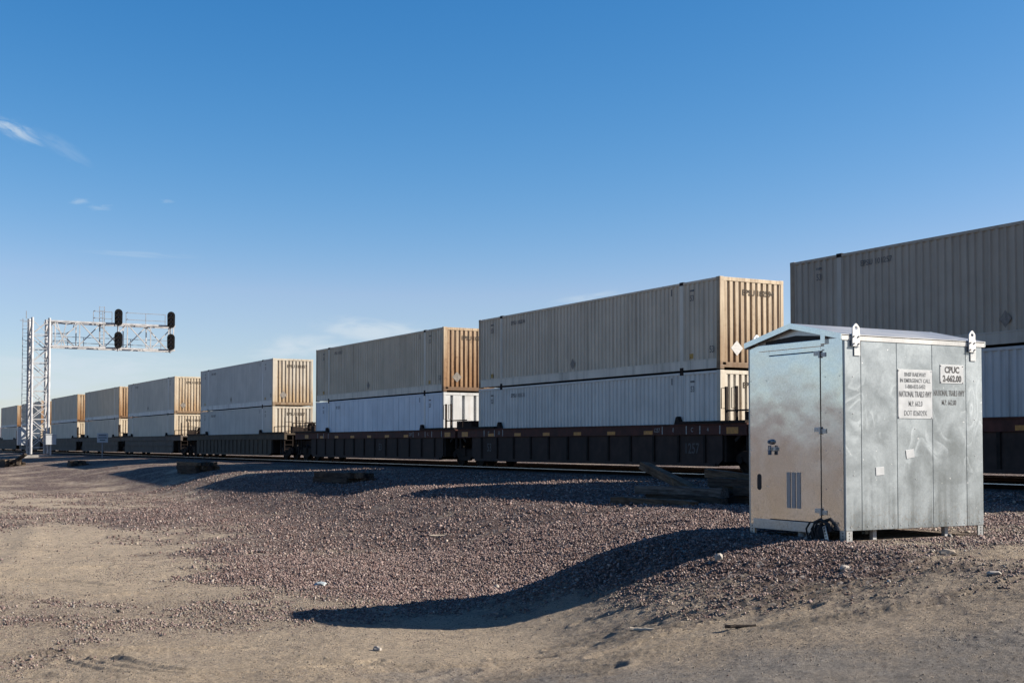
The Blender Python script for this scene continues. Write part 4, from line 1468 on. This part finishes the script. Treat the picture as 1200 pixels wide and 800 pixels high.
        mb.build('lug_plate', M['galv_trim'], o)
    M['lug'] = plain('lug_galvanised', (0.56, 0.56, 0.55), 0.5, 0.2, 0.12, 9)
    for y in (11.24 - SY - d2 + .02, 13.30 - SY - d2 + .02):
        lug(w2 + eo + .014, y, 1)
        lug(-w2 - eo - .014, y, -1)
    # legs
    gz = {}
    for sx_ in (-1, 1):
        for sy_ in (-1, 1):
            xw, yw = root.location.x + sx_ * (w2 - .07), root.location.y + sy_ * (d2 - .07)
            zb = ground_z(xw, yw) - SB - .05
            mb = MB()
            x0, x1 = sx_ * (w2 - .004), sx_ * (w2 - .012)
            y0, y1 = sy_ * (d2 - .004), sy_ * (d2 - .012)
            mb.box(x0, x1, y0, sy_ * (d2 - .11), zb, .03)
            mb.box(x0, sx_ * (w2 - .11), y0, y1, zb, .03)
            lg = mb.build('leg', M['galv_trim'], root)
            mb = MB()
            for k in range(5):
                z = -.03 - k * .035
                mb.box(x0 + sx_ * .001, x0 - sx_ * .002, sy_ * (d2 - .065), sy_ * (d2 - .05), z - .009, z + .009)
                mb.box(sx_ * (w2 - .065), sx_ * (w2 - .05), y0 + sy_ * .001, y0 - sy_ * .002, z - .009, z + .009)
            each(mb, 'bolt_hole', M['dark_gap'], lg)
    for xx, yy in ((w2 - .12, .62), (w2 - .12, -.65), (0, 0)):
        mb = MB(); mb.box(xx - .03, xx + .03, yy - .03, yy + .03, ground_z(root.location.x + xx, root.location.y + yy) - SB - .05, .02)
        mb.build('leg', M['conduit'], root)
    mb = MB(); mb.box(-w2 + .02, w2 - .02, -d2 + .035, d2 - .035, .0, .03)
    mb.build('floor', M['conduit'], root)
    # conduits, cable bundle and perforated strap under the door
    for k in (.02, .17):
        mb = MB(); mb.tube([(k, -d2 + .10, .0), (k, -d2 + .10, -.35)], .055, 14)
        mb.build('conduit', M['conduit'], root, smooth=40)
    r7 = random.Random(11)
    mb = MB()
    pr = [(.02, -.26), (.08, -.22), (.105, -.14), (.105, -.06), (.09, .01), (.04, .05), (.01, .06)]
    mb.lathe(pr, (.52, -d2 - .05, 0), 'z', 14)
    mb.v = [(x + r7.uniform(-.022, .022), y * 1 + r7.uniform(-.02, .02), z + r7.uniform(-.02, .02)) for x, y, z in mb.v]
    for q in range(5):
        a0 = r7.uniform(0, 3)
        mb.tube([(.40 + .05 * q + .03 * math.sin(a0 + t * 2), -d2 - .13 + .03 * math.cos(a0 + t), .09 - .085 * t) for t in range(5)], .012, 6)
    mb.tube([(.42, -d2 - .06, .08), (.55, -d2 - .08, .125), (.66, -d2 - .05, .07), (.69, -d2 - .06, -.02)], .022, 8)
    mb.build('cable_bundle', M['rubber'], root, smooth=60)
    mb = MB()
    mb.bar((.63, -d2 - .10, .05), (.73, -d2 - .13, -.17), .055, .008, up=(0, -1, 0))
    st = mb.build('perforated_strap', M['galv_trim'], root)
    mb = MB()
    for k in range(6):
        t = .1 + k * .16
        x, z = .63 + .10 * t, .05 - .22 * t
        mb.box(x - .009, x + .009, -d2 - .10 - .03 * t - .007, -d2 - .10 - .03 * t + .006, z - .009, z + .009)
    each(mb, 'bolt_hole', M['dark_gap'], st)
    # signs on the long wall
    X = w2 + .001
    def plate(y0, y1, z0, z1, name, mat, rot=0.0):
        mb = MB()
        mb.box(-.001, .004, -(y1 - y0) / 2, (y1 - y0) / 2, -(z1 - z0) / 2, (z1 - z0) / 2)
        o = mb.build(name, mat, root, bevel=.001)
        o.location = (X + .001, (y0 + y1) / 2 - d2, (z0 + z1) / 2)
        o.rotation_euler = (rot, 0, 0)
        return o
    s1 = plate(.90, 1.505, 1.385, 2.005, 'sign_plate', M['sign_white'])
    for t, sz, z, xs, b_ in (('BNSF RAILWAY', .07, .245, .80, .0012), ('IN EMERGENCY CALL', .07, .168, .80, .0012), ('1-800-832-5452', .07, .092, .80, .0012),
                             ('NATIONAL TRAILS HWY', .105, -.005, .50, .0012), ('M.P. 662.0', .095, -.125, .62, .0005), ('DOT 026029X', .095, -.245, .70, .0005)):
        lettering(t, sz, (.0052, 0 if z > -.2 else .0, z), '+x', M['faded_ink'] if abs(z) > .05 else M['ink_mid'], s1, xs, b_)
    s2 = plate(1.655, 2.085, 1.845, 2.085, 'sign_plate', M['sign_white'])
    lettering('CPUC', .112, (.0052, 0, .052), '+x', M['black_ink'], s2, .92, .004)
    lettering('2-662.00', .112, (.0052, .0, -.062), '+x', M['black_ink'], s2, .86, .004)
    for o, w_, h_ in ((s1, .29, .295), (s2, .20, .105)):
        mb = MB()
        for a in (-1, 1):
            for b in (-1, 1):
                mb.lathe([(.008, 0), (.008, .004)], (.005, a * w_, b * h_), 'x', 8)
        each(mb, 'screw', M['conduit'], o)
    lettering('NATIONAL TRAILS HWY', .105, (w2 + .0015, 1.82 - d2, 1.715), '+x', M['ink_mid'], root, .49, .0012)
    lettering('M.P. 662.00', .095, (w2 + .0015, 1.815 - d2, 1.595), '+x', M['ink_mid'], root, .60, .0005)
    plate(.505, .645, .675, .775, 'sticker', M['sign_white'], R(3))
    plate(1.03, 1.17, .885, .99, 'sticker', M['sign_white'], R(8))
    return root


M['ink_mid'] = plain('dull_lettering', (0.10, 0.105, 0.11), 0.6, 0.0, 0.5, 30)
build_shed()

# ------------------------------------------------------------------ signal gantry


def build_gantry():
    GX, GY = -122.0, 18.55
    zb = ground_z(GX, GY)
    root = empty('signal_gantry', (GX, GY, zb))
    tag(root, 'white lattice cantilever signal gantry reaching over the track with four black signal heads', 'signal gantry')
    E0 = EYE - zb
    top, bot = 11.28 + E0, 8.98 + E0
    hx, hy = .92, .74
    P = M['gantry_paint']
    for a in (-1, 1):
        for b in (-1, 1):
            mb = MB(); mb.tube([(a * hx, b * hy, .3), (a * hx, b * hy, top + .25)], .13, 14)
            mb.build('tower_leg', P, root, smooth=40)
    mb = MB()
    nb = 9
    zs = np.linspace(.9, top, nb + 1)
    for i in range(nb):
        for a in (-1, 1):
            y0, y1 = (-hy, hy) if i % 2 == 0 else (hy, -hy)
            mb.bar((a * hx, y0, zs[i]), (a * hx, y1, zs[i + 1]), .11, .07)
            if a > 0:
                mb.bar((a * hx - .05, y1, zs[i]), (a * hx - .05, y0, zs[i + 1]), .06, .05)
            mb.bar((a * hx, -hy, zs[i]), (a * hx, hy, zs[i]), .09, .07)
            x0, x1 = (-hx, hx) if i % 2 == 0 else (hx, -hx)
            mb.bar((x0, a * hy, zs[i]), (x1, a * hy, zs[i + 1]), .08, .06)
            mb.bar((-hx, a * hy, zs[i]), (hx, a * hy, zs[i]), .06, .05)
    mb.build('tower_bracing', P, root)
    mb = MB(); mb.box(-1.0, 1.0, -1.3, 1.3, -.3, .2)
    mb.build('foundation', M['concrete'], root, bevel=.03)
    # arm
    y_end = 30.75 - GY
    mb = MB()
    for a in (-1, 1):
        for z in (bot, top):
            mb.bar((a * hx, hy - .2, z), (a * hx, y_end, z), .15, .16)
    for y in (hy + .4, y_end - .05):
        for z in (bot, top):
            mb.bar((-hx, y, z), (hx, y, z), .1)
    mb.build('arm_chord', P, root, bevel=.01)
    mb = MB()
    ys = np.linspace(hy + .5, y_end - .15, 6)
    for a in (-1, 1):
        for i, y in enumerate(ys):
            mb.bar((a * hx, y, bot), (a * hx, y, top), .095)
            if i < 5:
                z0, z1 = (top, bot) if (i % 2 == 1) == (a > 0) else (bot, top)
                mb.bar((a * hx, y, z0), (a * hx, ys[i + 1], z1), .13, .09)
    for i in range(5):
        mb.bar((-hx, ys[i], top), (hx, ys[i + 1], top), .06)
        mb.bar((hx, ys[i], bot), (-hx, ys[i + 1], bot), .06)
    mb.bar((hx, hy + .6, top), (hx, hy + 1.4, bot), .09)
    mb.bar((hx, hy + 1.5, top), (hx, hy + 1.0, bot), .07)
    mb.build('arm_bracing', P, root)
    # walkway behind the arm with its handrails
    mb = MB()
    mb.box(-hx - .75, -hx - .08, hy + .6, y_end, bot + .02, bot + .06)
    mb.build('walkway', M['gantry_grey'], root)
    mb = MB()
    G = M['gantry_grey']
    for z in (bot + .55, bot + 1.1):
        mb.bar((-hx - .75, hy + .6, z), (-hx - .75, y_end, z), .05)
    for y in np.arange(hy + .6, y_end + .01, 1.45):
        mb.bar((-hx - .75, y, bot), (-hx - .75, y, bot + 1.1), .05)
    for y0, y1 in ((23.4 - GY, 25.1 - GY), (26.4 - GY, 30.1 - GY)):
        for z in (top + .55, top + 1.2):
            mb.bar((-.3, y0, z), (-.3, y1, z), .05)
            mb.bar((-.3, y0, z), (.5, y0, z), .045)
        for y in np.linspace(y0, y1, 3):
            mb.bar((-.3, y, top), (-.3, y, top + 1.2), .05)
        mb.box(-.35, .55, y0, y1, top + .085, top + .115)
    mb.build('handrail', G, root)
    # ladders
    def ladder(x, y, z0, z1, w=.42):
        mb = MB()
        for s in (-1, 1):
            mb.bar((x, y + s * w / 2, z0), (x, y + s * w / 2, z1), .055)
        z = z0 + .2
        while z < z1:
            mb.bar((x, y - w / 2, z), (x, y + w / 2, z), .032)
            z += .33
        return mb
    lb = ladder(0, -hy - .48, .6, top + .2)
    for z in (2.5, 5.2, 7.9, 10.6):
        lb.bar((0, -hy - .48, z), (0, -hy, z), .05)
    lb.bar((0, -hy - .4, top + .2), (0, -hy - .4, top + .9), .06)
    lb.bar((0, -hy - .95, top), (0, -hy + .3, top), .05)
    lb.build('ladder', G, root)
    ladder(-.4, 24.2 - GY, bot + .1, top + 1.7, .45).build('ladder', G, root)
    mb = MB(); mb.tube([(hx - .1, hy + .35, top - .1), (hx - .1, hy + 1.6, top - .25), (hx - .1, hy + 2.2, top - .05)], .05, 8)
    mb.tube([(hx - .1, hy + .3, bot + .5), (hx - .1, hy + 1.5, bot + .55), (hx - .1, hy + 2.1, bot + .15)], .045, 8)
    mb.tube([(hx - .1, hy + 2.2, top - .05), (hx - .1, hy + 2.1, top - .7), (hx - .1, hy + 1.5, top - 1.1), (hx - .1, hy + .3, top - 1.15)], .045, 8)
    mb.build('cable', M['gantry_grey'], root, smooth=60)
    # signal heads
    for y in (25.35 - GY, 30.25 - GY):
        mb = MB(); mb.tube([(hx + .25, y, bot - .3), (hx + .25, y, top + .95)], .075, 10)
        for z in (bot, top):
            mb.bar((hx, y, z), (hx + .3, y, z), .14)
        mb.build('signal_mast', M['gantry_grey'], root)
        for zc in (9.72 + E0, 11.85 + E0):
            mb = MB()
            n = 28
            o_ = []
            for t in np.linspace(0, 2 * math.pi, n, endpoint=False):
                o_.append((y + .37 * math.cos(t), zc + (.42 if math.sin(t) >= 0 else -.42) + .37 * math.sin(t)))
            mb.prism(o_, 'x', hx + .46, hx + .49)
            hd = mb.build('signal_head', M['signal_black'], root)
            mb = MB(); mb.box(hx + .33, hx + .455, y - .17, y + .17, zc - .6, zc + .6)
            mb.build('lamp_housing', M['signal_black'], hd, bevel=.02)
            for k in (-.42, 0, .42):
                mb = MB()
                a0 = np.linspace(R(-20), R(200), 16)
                vs = []; fs = []
                for i, t in enumerate(a0):
                    ext = .10
                    for r_ in (.135, .15):
                        for x in (hx + .4905, hx + .49 + ext):
                            vs.append((x, y + r_ * math.cos(t), zc + k + r_ * math.sin(t) - (x - hx - .49) * .12))
                for i in range(15):
                    b = 4 * i
                    for p, q in ((0, 1), (1, 3), (3, 2), (2, 0)):
                        fs.append((b + p, b + q, b + 4 + q, b + 4 + p))
                mb.add(vs, fs)
                mb.build('hood', M['signal_black'], hd)
                mb = MB(); mb.lathe([(.10, 0), (.08, .02), (.02, .03)], (hx + .4905, y, zc + k), 'x', 16)
                mb.build('lens', M['lens'], hd)
    # cabinets at the foot
    mb = MB(); mb.box(hx + .16, hx + .66, .45, 1.35, 1.15, 2.05)
    mb.prism([(.42, 2.052), (1.38, 2.052), (1.38, 2.09), (.42, 2.12)], 'x', hx + .12, hx + .70)
    mb.bar((hx + .4, .9, 0.2), (hx + .4, .9, 1.15), .12)
    mb.build('relay_box', M['sign_white'], root, bevel=.015)
    mb = MB(); mb.box(-.2, .35, -hy - 1.05, -hy - .35, 1.1, 2.75)
    mb.build('ladder_guard', M['sign_white'], root, bevel=.01)


build_gantry()

# small sign beside the track, in front of the far cars


def build_small_sign():
    x, y = -104.0, 20.7
    root = empty('track_sign', (x, y, ground_z(x, y)))
    tag(root, 'small white rectangular trackside sign on a thin post just right of the gantry', 'sign')
    MB().bar((0, 0, -.1), (0, 0, 1.9), .07).build('post', M['gantry_grey'], root)
    mb = MB(); mb.box(.04, .055, -.42, .42, 1.25, 2.0)
    p = mb.build('sign_plate', M['sign_white'], root)
    mb = MB()
    for z, w in ((1.83, .30), (1.64, .33), (1.45, .22)):
        mb.box(.055, .058, -w, w, z - .045, z + .045)
    each(mb, 'sign_marking', M['faded_ink'], p)


build_small_sign()

# ------------------------------------------------------------------ old sleepers lying in piles


def make_tie(seed):
    r = random.Random(seed)
    mb = MB()
    L_, W_, H_ = 2.6 + r.uniform(-.12, .05), .23, .18
    n = 14
    vs = []
    for i in range(n + 1):
        x = -L_ / 2 + L_ * i / n
        for (a, b) in ((-1, -1), (1, -1), (1, 1), (-1, 1)):
            j = .010 if 0 < i < n else .02
            vs.append((x + (r.uniform(-.03, .03) if i in (0, n) else 0), a * W_ / 2 + r.uniform(-j, j), b * H_ / 2 + r.uniform(-j, j)))
    fs = [(3, 2, 1, 0), tuple(4 * n + k for k in (0, 1, 2, 3))]
    for i in range(n):
        for k in range(4):
            fs.append((4 * i + k, 4 * i + (k + 1) % 4, 4 * i + 4 + (k + 1) % 4, 4 * i + 4 + k))
    mb.add(vs, fs)
    return mb.mesh('railway_tie', bevel=.008)


TIES = [make_tie(s) for s in range(5)]
tie_no = [0]


def tie(x, y, dz, yaw, label, group, mat='tie_dark', pitch=0.0, roll=0.0, base=None):
    o = link('railway_tie', TIES[tie_no[0] % 5], M[mat])
    tie_no[0] += 1
    zb = (ground_z(x, y) if base is None else base) + .09 + dz - .015
    o.location = (x, y, zb)
    o.rotation_euler = (roll, pitch, yaw)
    tag(o, label, 'railway tie', group)
    return o


AL = math.atan2(rt.y, rt.x)      # direction of a tie lying square to the line of sight
G1 = 'old ties heaped left of the shed'
tie(-22.0, 15.75, -.02, R(5), 'brown tie lying alone along the near edge of the heap by the shed', G1, 'tie_brown')
tie(-21.9, 16.55, 0, R(3), 'dark tie lying under the cracked grey one in the heap left of the shed', G1, 'tie_dark')
tie(-22.1, 16.55, .18, R(8), 'greyish cracked tie on top of another, mid front of the heap left of the shed', G1, 'tie_grey')
tie(-23.4, 17.3, .38, R(-3), 'long brown tie propped up with its left end in the air above the heap', G1, 'tie_brown', R(14))
tie(-20.2, 17.3, 0, R(12), 'dark tie at the foot of the heap, close to the shed wall', G1, 'tie_dark')
tie(-20.3, 17.75, 0, R(9), 'second dark tie at the foot of the heap, behind the one close to the shed', G1, 'tie_dark')
tie(-20.6, 17.5, .19, R(14), 'dark tie in the middle layer of the heap close to the shed', G1, 'tie_dark')
tie(-21.2, 18.0, .38, R(20), 'weathered grey tie lying crosswise on top of the heap', G1, 'tie_brown', R(6))
tie(-21.2, 18.7, .12, R(-8), 'dark tie leaning at the back of the heap towards the rails', G1, 'tie_brown', R(8))
tie(-20.8, 17.2, .38, R(-9), 'dark tie on the top layer of the heap close to the shed', G1, 'tie_dark')
tie(-20.3, 18.0, .22, R(4), 'dark tie in the middle layer at the back of the heap', G1, 'tie_grey')
tie(-19.6, 17.2, .20, R(6), 'short visible end of a dark tie peeping out beside the shed edge', G1, 'tie_dark')


def pile(x, y, wide, high, yaw, where, group, mats=('tie_dark', 'tie_dark', 'tie_brown')):
    c, s = math.cos(yaw), math.sin(yaw)
    base = min(ground_z(x + dx, y + dy) for dx in (-1, 0, 1) for dy in (-.5, .5)) + .02
    for k in range(high):
        nm = 'lowest' if k == 0 else ('topmost' if k == high - 1 else 'middle')
        for i in range(wide - (1 if k == high - 1 else 0)):
            off = (i - (wide - 1) / 2) * .245 + random.uniform(-.01, .01)
            sh_ = random.uniform(-.22, .22)
            tie(x - s * off + c * sh_, y + c * off + s * sh_, k * .182, yaw + R(random.uniform(-3, 3)), 'old tie in the %s layer of the pile %s' % (nm, where), group, mats[(i + k) % 3], base=base)


pile(-41.4, 16.6, 5, 2, R(4), 'in front of the bluish white container', 'ties piled in front of the bluish white container')
pile(-60.6, 16.6, 5, 3, R(8), 'in front of the olive well car', 'ties piled in front of the olive well car')
pile(-88.0, 16.0, 5, 2, R(-5), 'just right of the gantry foot', 'ties piled right of the gantry foot')
pile(-99.0, 13.2, 6, 3, R(6), 'at the left edge of the picture', 'ties piled at the left edge')
tie(-98.0, 13.6, .45, R(15), 'dark tie propped up at a slant on the pile at the left edge', 'ties piled at the left edge', 'tie_dark', R(-16))


# ------------------------------------------------------------------ loose things on the dirt


def lump(name, x, y, size, mat, label, cat, flat=.7, seed=1):
    import bmesh
    r = random.Random(seed)
    bm = bmesh.new()
    bmesh.ops.create_icosphere(bm, subdivisions=2, radius=1)
    for v in bm.verts:
        k = 1 + r.uniform(-.22, .18)
        v.co = Vector((v.co.x * k * size[0], v.co.y * k * size[1], v.co.z * k * size[2]))
    me = bpy.data.meshes.new(name); bm.to_mesh(me); bm.free()
    o = link(name, me, M[mat])
    o.location = (x, y, ground_z(x, y) + size[2] * .55)
    o.rotation_euler = (r.uniform(-.2, .2), r.uniform(-.2, .2), r.uniform(0, 3))
    tag(o, label, cat)
    return o


lump('pale_rock', -11.98, 9.54, (.06, .05, .055), 'pale_rock', 'pale cream rock lying at the edge of the shed shadow', 'rock', seed=2)
lump('rock', -10.09, 9.74, (.055, .045, .04), 'pale_rock', 'small pale rock in front of the near shed corner', 'rock', seed=3)
lump('rock', -8.34, 9.97, (.07, .04, .025), 'pale_rock', 'flat whitish stone on the dirt right below the shed', 'rock', seed=4)
lump('rock', -12.84, 5.5, (.05, .04, .035), 'pale_rock', 'whitish rock on the tan dirt below the tip of the shed shadow', 'rock', seed=5)
lump('rock', -17.51, 9.53, (.05, .04, .04), 'pale_rock', 'pale rock among the purple stones just above the shed shadow', 'rock', seed=6)
lump('rock', -9.68, 10.85, (.10, .08, .05), 'tan_rock', 'tan rock on the ground under the sign wall of the shed', 'rock', seed=7)
lump('crumpled_plastic', -19.26, 7.25, (.10, .06, .045), 'scrap', 'pale bluish crumpled plastic scrap on the purple gravel', 'litter', seed=8)


def stick(x, y, ln, yaw, w, mat, label):
    r = random.Random(int(ln * 1000))
    mb = MB()
    pts = [(-ln / 2 + ln * k / 6, r.uniform(-.012, .012), r.uniform(-.006, .006)) for k in range(7)]
    mb.tube(pts, [w * (.8 + .3 * r.random()) for _ in pts], 7)
    o = mb.build('wood_scrap', M[mat], None)
    o.location = (x, y, ground_z(x, y) + w * .7)
    o.rotation_euler = (0, 0, yaw)
    tag(o, label, 'stick')


stick(-10.68, 7.51, .26, AL - R(22), .022, 'pale_wood', 'bleached pale stick lying on the tan dirt in the foreground')
stick(-24.6, 12.06, .55, AL + R(18), .022, 'pale_wood', 'pale slanting wood scrap on the purple gravel slope')
stick(-9.52, 7.84, .30, AL + R(3), .018, 'tie_dark', 'thin dark stick lying at the edge of the grey grit')
